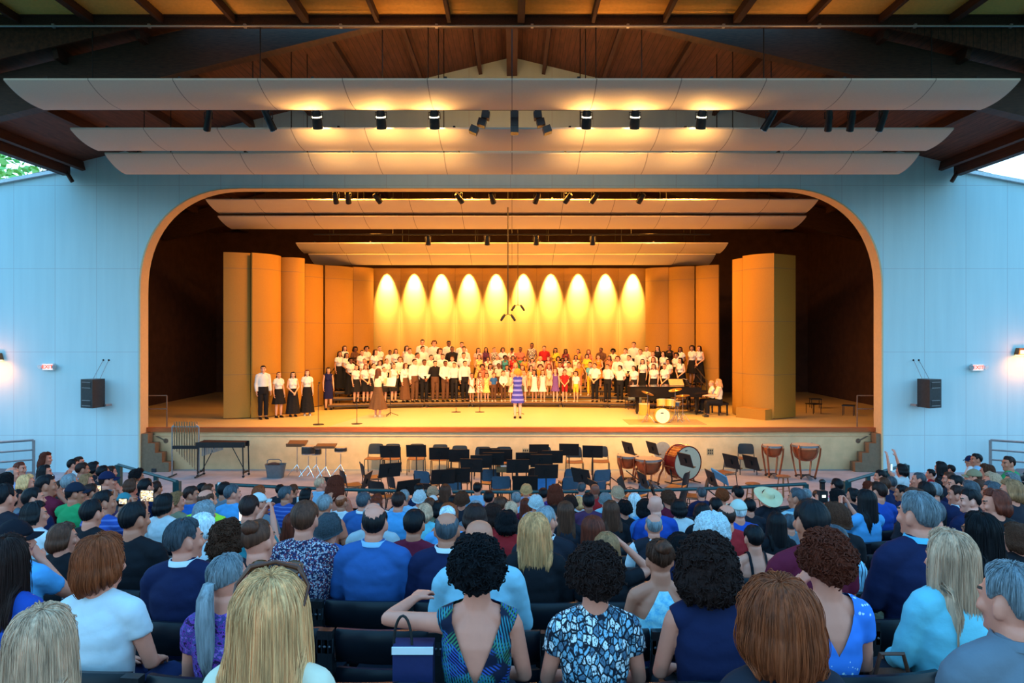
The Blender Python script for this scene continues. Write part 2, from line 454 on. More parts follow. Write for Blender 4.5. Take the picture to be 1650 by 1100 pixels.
tower('shell_tower', [(360, 403.5, 49.2, 48.6, .06, 6.72), (406.5, 453, 48.9, 46.6, .20, 6.72), (453.5, 491, 46.4, 45.6, .22, 6.70)], 'tall tan shell tower of three curved panels behind the four standing singers')
tower('shell_tower', [(491.5, 521, 42.8, 41.6, .1, 6.68), (524, 569, 41.4, 40.0, .2, 6.70), (569.5, 602, 39.9, 38.8, .16, 6.74)], 'tan shell tower of three curved panels beside the choir, behind the navy dress')
tower('shell_tower', [(1040, 1077, 38.8, 39.6, .16, 6.74), (1077.5, 1119, 39.7, 40.6, .2, 6.72), (1121, 1158, 40.8, 41.8, .12, 6.70)], 'tan shell tower of three curved panels behind the piano end of the choir')
t_ = tower('shell_tower', [(1180, 1196, 46.2, 47.4, .05, 6.62), (1196.5, 1247, 47.5, 49.4, .16, 6.68), (1247.5, 1282, 49.4, 48.2, .02, 6.66)], 'tall free standing tan shell tower in front of the dark wing, right of the pianists')
m_ = MB(); m_.box((.30, -1.42, .17), (1.15, .34, .34), (0, 0, R(-54))); m_.obj('base_box', M_SHELL, t_)
rw = empty('shell_rear_wall', (0, F / 38.5, SF), label='rear acoustic wall of ten tall panels with scallops of light, behind the choir', cat='acoustic shell')
for i in range(10):
    x0 = (602 + i * 43.85 - 825) / 38.5; x1 = x0 + 1.132
    fr = [(x0 + (x1 - x0) * t, -.10 * 4 * t * (1 - t)) for t in np.linspace(0, 1, 9)]
    m_ = MB(); m_.sheet(fr + [(x, y + .08) for x, y in fr[::-1]], .02, 5.52); m_.obj('shell_panel', M_SHELL, rw, auto=40)
# ------------------------------------------------------------------ people: bodies, clothes, hair
def m_skin():
    k = NT('skin', .5, 0, .35); f = k.noise(k.coords(), 30, 3)
    k.base(k.mix(k.objcol(), (.35, .10, .07), k.math('MULTIPLY', f, .22))); return k.m
def m_cloth(name='cloth', rough=.85):
    k = NT(name, rough, 0, .15); v = k.coords(); f = k.noise(v, 9, 3)
    k.base(k.mix(k.objcol(), k.mix(k.objcol(), (.55, .55, .55), 1, 'MULTIPLY'), k.math('MULTIPLY', f, .55)))
    k.bump(k.noise(v, 16, 3), .35, .012); return k.m
def m_hair(name='hair', hi=1.5, lo=.40):
    k = NT(name, .5, 0, .18); v = k.coords((75, 75, 5)); f = k.noise(v, 1, 4, .65); g = k.noise(k.coords((22, 22, 3)), 1, 2)
    f2 = k.math('ADD', k.math('MULTIPLY', f, .65), k.math('MULTIPLY', g, .4))
    a = k.mix(k.objcol(), (lo, lo, lo), 1, 'MULTIPLY'); b = k.mix(k.objcol(), (hi, hi, hi), 1, 'MULTIPLY')
    k.base(k.mix(a, b, k.ramp(f2, [(.36, 0.), (.68, 1.)]))); k.bump(f2, .5, .006); return k.m
def m_curl():
    k = NT('curly_hair', .6, 0, .12); v = k.coords(); f = k.noise(v, 95, 4, .7)
    k.base(k.mix(k.mix(k.objcol(), (.62, .62, .62), 1, 'MULTIPLY'), k.mix(k.objcol(), (1.25, 1.35, 1.35), 1, 'MULTIPLY'), k.ramp(f, [(.36, 0.), (.66, 1.)])))
    k.bump(f, .9, .014); return k.m
M_SKIN = m_skin(); M_CLOTH = m_cloth(); M_HAIR = m_hair(); M_CURL = m_curl()
M_EYE = plain('eye_dark', (.02, .012, .01), .15, var=.1); M_LIP = plain('lips', (.42, .11, .09), .45); M_BROW = plain('brow_hair', (.05, .03, .02), .7)
M_SHOE = plain('shoe_leather', (.015, .012, .012), .35)
# --- patterned fabrics
def m_stripe(name, a, b, axis, period, w):
    k = NT(name, .85, 0, .15); k.base(k.mix(a, b, seams(k, k.coords(), axis, period, 0, w))); return k.m
def m_snake():
    k = NT('snake_print', .7, 0, .2); v = k.coords((1.5, .9, .85))
    t = k.new('ShaderNodeTexVoronoi', feature='DISTANCE_TO_EDGE'); t.inputs['Scale'].default_value = 30; k.ln(v, t.inputs['Vector'])
    t2 = k.new('ShaderNodeTexVoronoi'); t2.inputs['Scale'].default_value = 30; k.ln(v, t2.inputs['Vector'])
    sp = k.new('ShaderNodeSeparateColor'); k.ln(t2.outputs['Color'], sp.inputs[0])
    fill = k.ramp(sp.outputs[0], [(.0, (.78, .86, .90)), (.5, (.25, .50, .66)), (.8, (.10, .20, .30))], 'CONSTANT')
    fill = k.mix(fill, (.03, .05, .08), k.ramp(k.noise(v, 90, 3), [(.52, 0.), (.6, 1.)]))
    c = k.mix((.008, .01, .02), fill, k.ramp(t.outputs['Distance'], [(.06, 0.), (.13, 1.)])); k.base(c); return k.m
def m_palm():
    k = NT('palm_leaf_print', .7, 0, .2); base = (.008, .012, .035); c = base
    for i, (rot, col) in enumerate(((.9, (.03, .09, .42)), (-.7, (.04, .20, .09)), (.2, (.03, .22, .30)))):
        tc = k.new('ShaderNodeTexCoord'); mp = k.new('ShaderNodeMapping'); mp.inputs['Rotation'].default_value = (0, rot, 0); mp.inputs['Location'].default_value = (i * .3, 0, i * .7)
        k.ln(tc.outputs['Object'], mp.inputs[0])
        w = k.new('ShaderNodeTexWave'); w.inputs['Scale'].default_value = 26; w.inputs['Distortion'].default_value = 1.6; w.inputs['Detail'].default_value = 1; k.ln(mp.outputs[0], w.inputs[0])
        blob = k.ramp(k.noise(mp.outputs[0], 9, 1), [(.5, 0.), (.56, 1.)])
        c = k.mix(c, col, k.math('MULTIPLY', k.ramp(w.outputs['Fac'], [(.45, 0.), (.6, 1.)]), blob))
    k.base(c); return k.m
def m_ditsy():
    k = NT('speckled_print', .8, 0, .15); v = k.coords(); t = k.new('ShaderNodeTexVoronoi'); t.inputs['Scale'].default_value = 130; k.ln(v, t.inputs['Vector'])
    sp = k.new('ShaderNodeSeparateColor'); k.ln(t.outputs['Color'], sp.inputs[0])
    k.base(k.ramp(sp.outputs[0], [(0, (.02, .02, .06)), (.45, (.42, .40, .46)), (.66, (.22, .05, .08)), (.8, (.03, .05, .16)), (.93, (.62, .60, .62))], 'CONSTANT')); return k.m
def m_flower():
    k = NT('blue_flower_print', .8, 0, .15); v = k.coords(); t = k.new('ShaderNodeTexVoronoi'); t.inputs['Scale'].default_value = 42; k.ln(v, t.inputs['Vector'])
    sp = k.new('ShaderNodeSeparateXYZ'); k.ln(v, sp.inputs[0])
    lim = k.ramp(sp.outputs[2], [(.60, .62), (.76, .48), (.85, .14), (.90, .0), (.965, .0), (1.0, .45)])
    f = k.math('ADD', t.outputs['Distance'], k.math('MULTIPLY', k.noise(v, 90, 2), .35))
    k.base(k.mix((.05, .22, .74), (.62, .82, .92), k.math('LESS_THAN', f, k.math('MULTIPLY', lim, 1.0)))); return k.m
def m_mottle(name, cols, scale, th=.06):
    k = NT(name, .8, 0, .2); v = k.coords(); f = k.noise(v, scale, 3, .6); n = len(cols)
    k.base(k.ramp(f, [(.34 + .34 * i / max(1, n - 1), c) for i, c in enumerate(cols)], 'CONSTANT')); return k.m
PAT = {
 'snake': m_snake(), 'palm': m_palm(), 'ditsy': m_ditsy(), 'flower': m_flower(),
 'hstripe': m_stripe('blue_stripe_knit', (.03, .07, .30), (.10, .16, .45), 2, .05, .008), 'vstripe': m_stripe('pinstripe_cotton', (.30, .62, .82), (.03, .06, .14), 0, .03, .004),
 'wstripe': m_stripe('pale_stripe_knit', (.62, .72, .74), (.35, .5, .55), 2, .04, .006),
 'tank': m_mottle('tropical_cyan_print', [(.42, .80, .88), (.30, .70, .84), (.18, .56, .78), (.40, .80, .88)], 26),
 'purple': m_mottle('purple_abstract_print', [(.02, .01, .05), (.16, .04, .30), (.05, .06, .2), (.25, .10, .45), (.35, .32, .5)], 34),
 'pink': m_mottle('pink_floral_print', [(.65, .05, .14), (.75, .12, .22), (.85, .75, .7), (.2, .3, .1), (.7, .08, .2)], 28),
 'leopard': m_mottle('leopard_print', [(.5, .47, .42), (.02, .02, .02), (.6, .56, .5), (.02, .02, .02)], 60),
 'plaid': m_stripe('blue_plaid', (.08, .20, .30), (.30, .45, .5), 2, .07, .015),
 'bluebands': m_stripe('blue_banded_satin', (.05, .05, .42), (.22, .22, .72), 2, .17, .035),
 'redwhite': m_mottle('red_white_print', [(.8, .7, .6), (.75, .10, .06), (.85, .75, .65)], 14),
 'yfloral': m_mottle('yellow_floral_print', [(.85, .75, .35), (.75, .5, .15), (.35, .4, .12), (.9, .8, .45)], 22),
 'bwprint': m_mottle('black_cream_print', [(.75, .70, .6), (.02, .015, .015), (.8, .72, .6), (.03, .02, .02)], 18),
}
# --- skeletons
SEX = dict(m=dict(sh=.182, hip=.165, waist=.148, ch=.170, cy=.118, arm=1.0, hs=1.0), f=dict(sh=.158, hip=.172, waist=.126, ch=.146, cy=.112, arm=.85, hs=.98),
           b=dict(sh=.192, hip=.185, waist=.180, ch=.186, cy=.140, arm=1.12, hs=1.0), c=dict(sh=.158, hip=.140, waist=.130, ch=.140, cy=.105, arm=.9, hs=1.28))
def arm_pose(name, side, sh, zs):
    """elbow, wrist and palm-normal for one arm; side -1 left, +1 right"""
    s = side
    d = dict(
        down=((sh + .045, -.025, zs - .29), (sh + .05, .045, zs - .53), 'x'), clasp=((sh + .065, .01, zs - .28), (.055, .19, zs - .47), 'z'), back=((sh + .06, -.08, zs - .27), (.05, -.15, zs - .45), 'z'),
        fold=((sh + .06, .02, zs - .26), (.02, .24, zs - .20), 'z'), lap=((sh + .055, .04, zs - .27), (.10, .29, zs - .36), 'z'), phone=((sh + .02, .17, zs - .22), (.055, .37, zs + .06), 'x'), high=((sh + .07, .14, zs + .17), (sh + .03, .2, zs + .43), 'y'),
        rest=((sh + .25, .06, zs - .03), (sh + .16, .30, zs - .02), 'z'), head=((sh + .18, .06, zs + .02), (.115, .05, zs + .23), 'x'), chin=((sh + .03, .2, zs - .2), (.075, .16, zs + .02), 'x'),
        along=((sh + .24, .12, zs - .07), (sh + .46, .22, zs - .10), 'z'), piano=((sh + .04, .1, zs - .26), (.13, .40, zs - .26), 'z'), play=((sh + .08, .10, zs - .24), (.12, .30, zs - .10), 'z'), lift=((sh + .09, .2, zs - .16), (sh + .12, .3, zs + .12), 'y'))[name]
    e, w, n = d
    return Vector((e[0] * s, e[1], e[2])), Vector((w[0] * s, w[1], w[2])), n
def skel(sex, pose, turn=0):
    q = SEX[sex]; sit = pose.startswith('sit'); zh = .50 if sit else .92
    J = dict(q=q, sex=sex, sit=sit, zh=zh, zs=zh + .505, turn=turn)
    ap = pose.split('_')[1:] or ['lap' if sit else 'down']
    la, ra = (ap + ap)[0], (ap + ap)[1] if len(ap) > 1 else ap[0]
    J['L'] = arm_pose(la, -1, q['sh'], J['zs']); J['Rr'] = arm_pose(ra, 1, q['sh'], J['zs'])
    for s, k in ((-1, 'LL'), (1, 'LR')):
        J[k] = [Vector((s * .085, 0, zh)), Vector((s * .10, .42, zh + .01)), Vector((s * .10, .40, .09))] if sit else [Vector((s * .085, 0, zh - .02)), Vector((s * .092, .015, .49)), Vector((s * .095, -.015, .09))]
    J['headz'] = J['zs'] + .085; J['heady'] = .015
    return J
def torso(m, J, inf=0., z0=-.10, z1=.63, neck=0., flat=0.):
    q = J['q']; zh = J['zh']
    prof = [(-.10, q['hip'] * .92, .105), (-.02, q['hip'], .118), (.09, (q['hip'] + q['waist']) / 2, .108), (.19, q['waist'], .102), (.31, q['ch'] * .97, q['cy']), (.41, q['ch'] * 1.0, q['cy'] * .97), (.475, q['ch'] * .86, q['cy'] * .82), (.525, q['ch'] * .55, .075), (.56, .064, .062), (.63, .056, .058)]
    if J['sex'] == 'b': prof = [(a, b * (1.05 if a < .3 else 1), c * (1.22 if a < .3 else 1)) for a, b, c in prof]
    rs = []; n = 28
    for z, rx, ry in prof:
        if z < z0 - .001 or z > z1 + .001: continue
        i = inf if z < .54 else neck
        rs.append([((rx + i) * math.cos(a), (ry + i) * math.sin(a) - (.012 if z > .25 else 0), zh + z) for a in (2 * math.pi * j / n for j in range(n))])
    m.rings(rs)
    for s in (-1, 1):          # trapezius and shoulder
        m.tube([(0, -.012, J['zs'] + .045), (s * q['sh'] * .55, -.012, J['zs'] + .012), (s * q['sh'], -.008, J['zs'] - .02)], [.05 + inf, .052 + inf, .050 + inf], 12)
    if J['sex'] == 'f':
        for s in (-1, 1): m.ball((s * .068, .085, zh + .335), (.058 + inf, .05 + inf, .055 + inf), 12)
def arm(m, J, side, inf=0., upto=2.0, flare=0.):
    e, w, _ = J['L'] if side < 0 else J['Rr']; q = J['q']; a = q['arm']
    s = Vector((side * q['sh'], -.008, J['zs'] - .022)); pts = []; rad = []
    for t in np.linspace(0, min(upto, 2.0), 9):
        if t <= 1: p = s.lerp(e, t); r = .054 * a + (.041 * a - .054 * a) * t
        else: p = e.lerp(w, t - 1); r = .043 * a + (.027 * a - .043 * a) * (t - 1)
        pts.append(p); rad.append(r + inf + flare * t)
    m.tube(pts, rad, 12)
    if upto > .3: m.ball(s + Vector((-side * .012, 0, .004)), (.058 * a ** .5 + inf,) * 3, 12)
def leg(m, J, side, inf=0., upto=2.0, flare=0.):
    h, k, an = J['LL'] if side < 0 else J['LR']; pts = []; rad = []; q = J['q']; g = q['hip'] / .168
    for t in np.linspace(0, min(upto, 2.0), 11):
        if t <= 1: p = h.lerp(k, t); r = (.092 + (.058 - .092) * t) * g
        else: p = k.lerp(an, t - 1); u = t - 1; r = (.056 + .006 * math.sin(u * 3.1) * 1 + (.036 - .056) * u) * (g * .5 + .5)
        pts.append(p); rad.append(r + inf + flare * max(0, t - .3))
    m.tube(pts, rad, 12)
def hand(m, J, side):
    e, w, n = J['L'] if side < 0 else J['Rr']; d = (w - e).normalized()
    nor = {'x': Vector((-side, 0, 0)), 'z': Vector((0, 0, -1)), 'y': Vector((0, 1, 0))}[n]
    lat = d.cross(nor).normalized() * (1 if d.cross(nor).dot(Vector((0, 1, 0)) if n == 'x' else Vector((-side, 0, 0))) > 0 else -1); nor = (nor - d * nor.dot(d)).normalized()
    def ring(t, wd, th): return [tuple(w + d * t + lat * wd * math.cos(a) + nor * th * math.sin(a)) for a in (2 * math.pi * j / 10 for j in range(10))]
    m.rings([ring(-.02, .024, .022), ring(.02, .033, .019), ring(.06, .041, .017), ring(.092, .038, .014)])
    for i, (o, L) in enumerate(((.031, .070), (.011, .080), (-.010, .074), (-.030, .058))):
        b = w + d * .085 + lat * o; c1 = b + d * L * .45 + nor * .006 + lat * o * .12; c2 = c1 + (d * .8 + nor * .6).normalized() * L * .32; c3 = c2 + (d * .45 + nor * .9).normalized() * L * .26
        m.tube([b, c1, c2, c3], [.0105, .0098, .009, .0075], 7)
    b = w + d * .025 + lat * .03; c1 = b + (d * .6 + lat * .75 + nor * .15).normalized() * .035; c2 = c1 + (d * .85 + lat * .3 + nor * .3).normalized() * .035
    m.tube([b, c1, c2], [.014, .0115, .009], 7)
def headpts(J):
    return Vector((0, J['heady'], J['headz'])), Matrix.Rotation(R(-J['turn']), 3, 'Z')
def head(m, J):
    hs = J['q']['hs']; o, Mx = headpts(J); h = MB()
    prof = [(-.035, .050, .055, .060), (.0, .044, .078, .058), (.018, .050, .090, .060), (.045, .060, .091, .070), (.075, .068, .090, .084), (.11, .0735, .090, .094), (.14, .0755, .092, .100), (.17, .0735, .084, .098), (.195, .064, .064, .085), (.213, .044, .040, .060), (.223, .016, .014, .026)]
    n = 28
    h.rings([[(rx * math.cos(a), (yf if math.sin(a) > 0 else yb) * math.sin(a), z) for a in (2 * math.pi * j / n for j in range(n))] for z, rx, yf, yb in prof])
    h.tube([(0, .088, .122), (0, .104, .092), (0, .114, .074)], [.008, .011, .013], 8); h.ball((0, .100, .068), (.017, .012, .009), 10)
    h.ball((0, .089, .050), (.024, .011, .006), 10); h.ball((0, .088, .040), (.021, .011, .007), 10); h.ball((0, .080, .012), (.024, .018, .018), 10)
    for s in (-1, 1):
        h.ball((s * .031, .080, .117), (.0155, .012, .011), 10); h.tube([(s * .012, .093, .137), (s * .032, .093, .141), (s * .054, .080, .136)], .008, 6)
        h.ball((s * .042, .072, .085), (.024, .022, .024), 10)
        h.ball((s * .079, -.006, .098), (.010, .021, .034), 12, rot=(.15, 0, s * -.35)); h.ball((s * .077, .004, .075), (.009, .012, .013), 8)
    M3 = np.array(Mx).T
    for v in h.V: v[:] = (v * hs) @ M3 + np.array(o)
    m.add(np.concatenate(h.V), h.Fc)
def remesh(mb, voxel, smooth=2, name='shape', wr=0.):
    me = mb.mesh('tmp'); o = bpy.data.objects.new('tmp', me); COL.objects.link(o)
    r = o.modifiers.new('r', 'REMESH'); r.mode = 'VOXEL'; r.voxel_size = voxel; r.use_smooth_shade = True
    s = o.modifiers.new('s', 'SMOOTH'); s.factor = .5; s.iterations = smooth
    dg = bpy.context.evaluated_depsgraph_get(); out = bpy.data.meshes.new_from_object(o.evaluated_get(dg)); out.name = name
    bpy.data.objects.remove(o); bpy.data.meshes.remove(me)
    if wr:
        n = len(out.vertices); co = np.empty(n * 3); out.vertices.foreach_get('co', co); co = co.reshape(-1, 3); no = np.empty(n * 3); out.vertices.foreach_get('normal', no); no = no.reshape(-1, 3)
        d = np.array([mnoise.noise(Vector((p[0] * 9, p[1] * 9, p[2] * 15))) + .5 * mnoise.noise(Vector((p[0] * 24, p[1] * 24, p[2] * 30))) for p in co])
        co += no * (d * wr)[:, None]; out.vertices.foreach_set('co', co.ravel())
    out.polygons.foreach_set('use_smooth', [True] * len(out.polygons)); out.update(); return out
CACHE = {}
def coords(me):
    c = np.empty(len(me.vertices) * 3); me.vertices.foreach_get('co', c); return c.reshape(-1, 3)
def centers(me):
    c = np.empty(len(me.polygons) * 3); me.polygons.foreach_get('center', c); return c.reshape(-1, 3)
def body_mesh(sex, pose, turn=0, fine=.0092):
    key = ('body', sex, pose, turn, fine)
    if key in CACHE: return CACHE[key]
    J = skel(sex, pose, turn); m = MB(); torso(m, J); head(m, J)
    m.tube([(0, -.012, J['zs'] + .02), (0, .0, J['zs'] + .12)], [.060 if sex in 'mb' else .052, .055 if sex in 'mb' else .047], 14)
    for s in (-1, 1):
        arm(m, J, s); hand(m, J, s); leg(m, J, s)
        an = (J['LL'] if s < 0 else J['LR'])[2]
        m.tube([an + Vector((0, -.03, -.045)), an + Vector((0, .06, -.05)), an + Vector((s * .01, .15, -.062))], [.038, .037, .026], 10)
    me = remesh(m, fine, 2, 'person'); c = centers(me); hs = J['q']['hs']; o, Mx = headpts(J)
    h = ((c - np.array(o)) @ np.array(Mx)) / hs; mi = np.zeros(len(c), int)
    ax = np.abs(h[:, 0]); f = h[:, 1] > .06
    mi[f & ((ax - .031) ** 2 + ((h[:, 2] - .117) * 1.3) ** 2 < .0118 ** 2)] = 1
    mi[f & (ax < .024) & (np.abs(h[:, 2] - .045) < .0085) & (h[:, 1] > .085)] = 2
    mi[f & (ax > .014) & (ax < .052) & (np.abs(h[:, 2] - .141) < .0052)] = 3
    if J['sit']: mi[c[:, 2] < .10] = 4
    for mt in (M_SKIN, M_EYE, M_LIP, M_BROW, M_SHOE): me.materials.append(mt)
    me.polygons.foreach_set('material_index', mi.tolist()); CACHE[key] = (me, J); return CACHE[key]
def skirt(m, J, z_top, z_hem, flare, inf=.014, folds=9):
    q = J['q']; zh = J['zh']; n = 54; rs = []
    for t in np.linspace(0, 1, 14):
        z = z_top + (z_hem - z_top) * t
        if z > zh: k = (z - zh) / .19; rx = q['hip'] * (1 - k) + q['waist'] * k; ry = .118 * (1 - k) + .102 * k
        else: rx = q['hip']; ry = .118
        b = max(0, (zh - z)); a_ = .05 * flare * min(1, b * 3)
        rs.append([((rx + inf + b * .22 * flare) * math.cos(a) * (1 + a_ * math.cos(a * folds)), (ry + inf + b * .22 * flare) * math.sin(a) * (1 + a_ * math.cos(a * folds)), z) for a in (2 * math.pi * j / n for j in range(n))])
    m.rings(rs)
def garment(kind, sex, pose, cut=None):
    key = ('g', kind, sex, pose, cut)
    if key in CACHE: return CACHE[key]
    J = skel(sex, pose); m = MB(); zh = J['zh']; vox = .0125; wr = .005
    if kind in ('tee', 'shirt', 'jacket', 'sleeveless', 'blouse', 'vest'):
        i = dict(jacket=.026, vest=.02, tee=.015).get(kind, .013); z0 = -.02 if J['sit'] else (-.10 if kind in ('jacket', 'tee') else -.02)
        torso(m, J, i, z0, .56, neck=.012)
        if kind in ('shirt', 'jacket'):
            for s in (-1, 1): arm(m, J, s, .012 if kind == 'shirt' else .02, 1.94, .001)
        if kind in ('tee', 'blouse'):
            for s in (-1, 1): arm(m, J, s, .014, .62 if kind == 'tee' else .45, .008)
        if kind in ('shirt', 'jacket'):
            n = 20; zc = J['zs']
            m.rings([[((r) * math.cos(a), r * math.sin(a) * 1.02 - .008, z) for a in (2 * math.pi * j / n for j in range(n))] for r, z in ((.082, zc + .03), (.076 if kind == 'shirt' else .082, zc + .085 + (.0 if kind == 'shirt' else -.012)))])
    elif kind in ('trousers', 'shorts'):
        torso(m, J, .014, -.10, .19) if False else None
        q = J['q']; n = 28
        prof = [(-.10, q['hip'] * .93, .108), (-.02, q['hip'], .12), (.09, (q['hip'] + q['waist']) / 2, .110), (.15, q['waist'] * 1.03, .104)]
        m.rings([[((rx + .016) * math.cos(a), (ry + .016) * math.sin(a), zh + z) for a in (2 * math.pi * j / n for j in range(n))] for z, rx, ry in prof])
        for s in (-1, 1): leg(m, J, s, .015, 1.93 if kind == 'trousers' else .85, .006)
    elif kind in ('skirt', 'longskirt', 'midiskirt'):
        skirt(m, J, zh + .19, zh - {'skirt': .40, 'longskirt': .80, 'midiskirt': .62}[kind], {'skirt': 1.0, 'longskirt': .55, 'midiskirt': 1.25}[kind])
    elif kind in ('dress', 'shift', 'sundress'):
        torso(m, J, .013, -.02, .56 if kind != 'sundress' else .475, neck=.012)
        skirt(m, J, zh + .19, zh - (.46 if kind == 'dress' else .36), {'dress': .15, 'shift': .7, 'sundress': 1.1}[kind])
    me = remesh(m, vox, 3, kind, wr)
    if cut:
        import bmesh
        c = centers(me); zs = J['zs']; x, y, z = c[:, 0], c[:, 1], c[:, 2] - zs
        bm = bmesh.new(); bm.from_mesh(me)
        def bis(co, no, sel):
            fs = [f for f in bm.faces if sel(f.calc_center_median())]; bmesh.ops.bisect_plane(bm, geom=list({v for f in fs for v in f.verts}) + list({e for f in fs for e in f.edges}) + fs, plane_co=co, plane_no=no, dist=1e-5)
        VD, VW = (.25, .105) if cut == 'vback' else (.16, .09)
        if cut in ('vback', 'vneck'):
            for s_ in (-1, 1): bis((0, 0, zs - VD), (s_ * VD, 0, -VW), lambda c: c.y < .03 and c.z > zs - VD - .03 and c.x * s_ > -.01)
        elif cut == 'racer':
            bis((0, 0, zs - .13), (0, 0, 1), lambda c: abs(c.z - zs + .13) < .03); bis((0, 0, zs + .035), (0, 0, 1), lambda c: abs(c.z - zs - .035) < .03)
            for s_ in (-1, 1): bis((s_ * .045, 0, zs), (s_ * 1, 0, .55), lambda c: c.z > zs - .16 and c.x * s_ > 0)
        elif cut == 'strap':
            bis((0, 0, zs - .12), (0, 0, 1), lambda c: abs(c.z - zs + .12) < .03)
            for x_ in (-.087, -.063, .063, .087): bis((x_, 0, 0), (1, 0, 0), lambda c: c.z > zs - .13 and abs(c.x - x_) < .03)
        bm.to_mesh(me); bm.free(); c = centers(me); x, y, z = c[:, 0], c[:, 1], c[:, 2] - zs
        if cut in ('vback', 'vneck'): kill = (y < .02) & (z > -VD) & (np.abs(x) < VW * np.clip((z + VD) / VD, 0, 1))
        elif cut == 'strap': kill = (z > -.12) & ~((np.abs(np.abs(x) - .075) < .012))
        elif cut == 'racer': kill = ((z > -.13) & (np.abs(x) > .045 - z * .55)) | (z > .035)
        elif cut == 'wideneck': kill = (z > .0) & (np.abs(x) < .12)
        bm = bmesh.new(); bm.from_mesh(me); bm.faces.ensure_lookup_table()
        bmesh.ops.delete(bm, geom=[bm.faces[i] for i in np.nonzero(kill)[0]], context='FACES'); bm.to_mesh(me); bm.free()
    me.materials.append(M_CLOTH); CACHE[key] = me; return me
# --- hair
def head_dir_point(az, ph, vol, J_hs=1.0):
    """point of the hair shell: azimuth from the face (0) round to the nape, polar angle from the crown"""
    cx = math.sin(ph) * math.sin(az); cy = math.sin(ph) * math.cos(az); cz = math.cos(ph)
    return np.array((cx * (.0775 + vol), cy * (.095 + vol) - .004, .125 + cz * (.100 + vol)))
STY = dict(   # vol, front-end, side-end, nape-end polar angles, hang length at the back and at the sides, curl, start angle
    S=(.017, 57, 74, 124, 0, 0, .25, 0), Z=(.009, 54, 74, 124, 0, 0, 0, 0), B=(.008, 64, 74, 124, 0, 0, .1, 40), O=(.030, 52, 91, 93, .115, .085, .12, 0), L=(.022, 52, 91, 93, .28, .22, .1, 0), X=(.026, 52, 91, 93, .36, .32, .1, 0),
    G=(.032, 52, 91, 94, .20, .17, .8, 0), C=(.048, 50, 100, 122, .0, .0, 1.5, 0), M=(.040, 50, 91, 95, .12, .11, .9, 0), T=(.012, 50, 88, 112, 0, 0, .06, 0), A=(.060, 52, 95, 122, 0, 0, 1.2, 0), W=(.036, 50, 95, 116, .02, .0, .7, 0))
def hair_mesh(sty, seed=0, cols=132, rows=22, lv=1.0, vo=0.):
    key = ('hair', sty, seed, cols, lv, vo)
    if key in CACHE: return CACHE[key]
    base = 'T' if sty in 'PU' else ('Z' if sty in 'KHN' else sty)
    vol, fe, se, ne, hb, hside, curl, st = STY[base]; vol += vo; hb *= lv; hside *= lv; rnd = random.Random(seed * 31 + ord(sty)); so = Vector((seed * 3.1, seed * 1.7, 0))
    V = []; k = rows + 2
    for i in range(cols):
        az = 2 * math.pi * i / cols; a = abs(math.degrees(az if az < math.pi else az - 2 * math.pi))
        if sty in 'SZBKHNT' and base in 'SZB':
            h = 0; e = float(np.interp(a, (0, 46, 60, 74, 84, 96, 108, 122, 150, 180), (fe, fe, fe + 6, 90, 80, 74, 84, 110, 121, ne)))
        elif a < 62: e = fe; h = 0
        elif a < 92: u = (a - 62) / 30; u = u * u * (3 - 2 * u); e = fe + (se - fe) * u; h = hside * min(1, u * 1.6)
        else: u = (a - 92) / 88; e = se + (ne - se) * u ** (.8 if h or hb else 1.3); h = hside + (hb - hside) * u
        if st and a < 70: e = min(e, st + 1.0)
        e += 2.0 * mnoise.noise(Vector((math.cos(az) * 6, math.sin(az) * 6, seed))); lock = mnoise.noise(Vector((math.cos(az) * 9, math.sin(az) * 9, 3 + seed))); fine_ = mnoise.noise(Vector((math.cos(az) * 26, math.sin(az) * 26, 7 + seed)))
        hj = h * (1 + .16 * lock + .10 * fine_)
        s0 = math.radians((st + 2.2 * mnoise.noise(Vector((math.cos(az) * 5, math.sin(az) * 5, 11 + seed))) * (1 if st else 0)) if a > 62 else min(st, e - .5)); nh = int(rows * (0 if h == 0 else .42)); ns = rows - nh; pts = []
        for j in range(ns):
            t = j / (ns - 1); ph = s0 + (math.radians(e) - s0) * t; vv = vol * (min(1, .45 + t * 1.4)) if st == 0 else vol * math.sin(math.pi * min(1, .02 + t * .9))
            if a < 62 and t > .85: vv *= .75
            if base in 'SZBT' and t > .62: vv *= 1 - .72 * ((t - .62) / .38) ** 1.5
            pts.append(head_dir_point(az, max(ph, .012), vv))
        last = pts[-1]
        for j in range(nh):
            t = (j + 1) / nh; p = last.copy(); p[2] -= hj * t; rr = math.hypot(p[0], p[1]) + 1e-6
            out = (.012 if base in 'LX' else .02) * math.sin(t * 2.4) * (1.5 if base in 'GM' else 1) - (.03 * t * t if base in 'OM' else 0)
            p[0] += p[0] / rr * out; p[1] += p[1] / rr * out
            if p[2] < .0 and a > 100: p[1] = min(p[1], -.095 - .03 * min(1, -p[2] / .12))
            pts.append(p)
        amp = (.0035 + .0035 * (vol > .02)) * (1 if curl < .5 else .6)
        for j, p in enumerate(pts):
            t = j / len(pts); d = np.array((p[0], p[1], (p[2] - .12) * .6 if p[2] > .05 else 0)); d /= (np.linalg.norm(d) + 1e-6)
            p += d * amp * (lock * 1.1 + fine_ * .9) * min(1, t * 3)
            if curl: 
                q = Vector(p) + so; f1 = mnoise.noise(q * 30); f2 = mnoise.noise(q * 62); p += d * curl * (.009 * f1 + .0065 * f2)
        endp = pts[-1]
        inn = endp * np.array((.86, .86, 1)) if h else head_dir_point(az, math.radians(e), -.008)
        pts += [endp * .5 + inn * .5 - np.array((0, 0, .002)), inn]
        V += pts
    Fc = []
    for i in range(cols):
        for j in range(k - 1):
            a = i * k + j; b = ((i + 1) % cols) * k + j; Fc.append((a, a + 1, b + 1, b))
    m = MB(); m.add(V, Fc)
    if st: pass
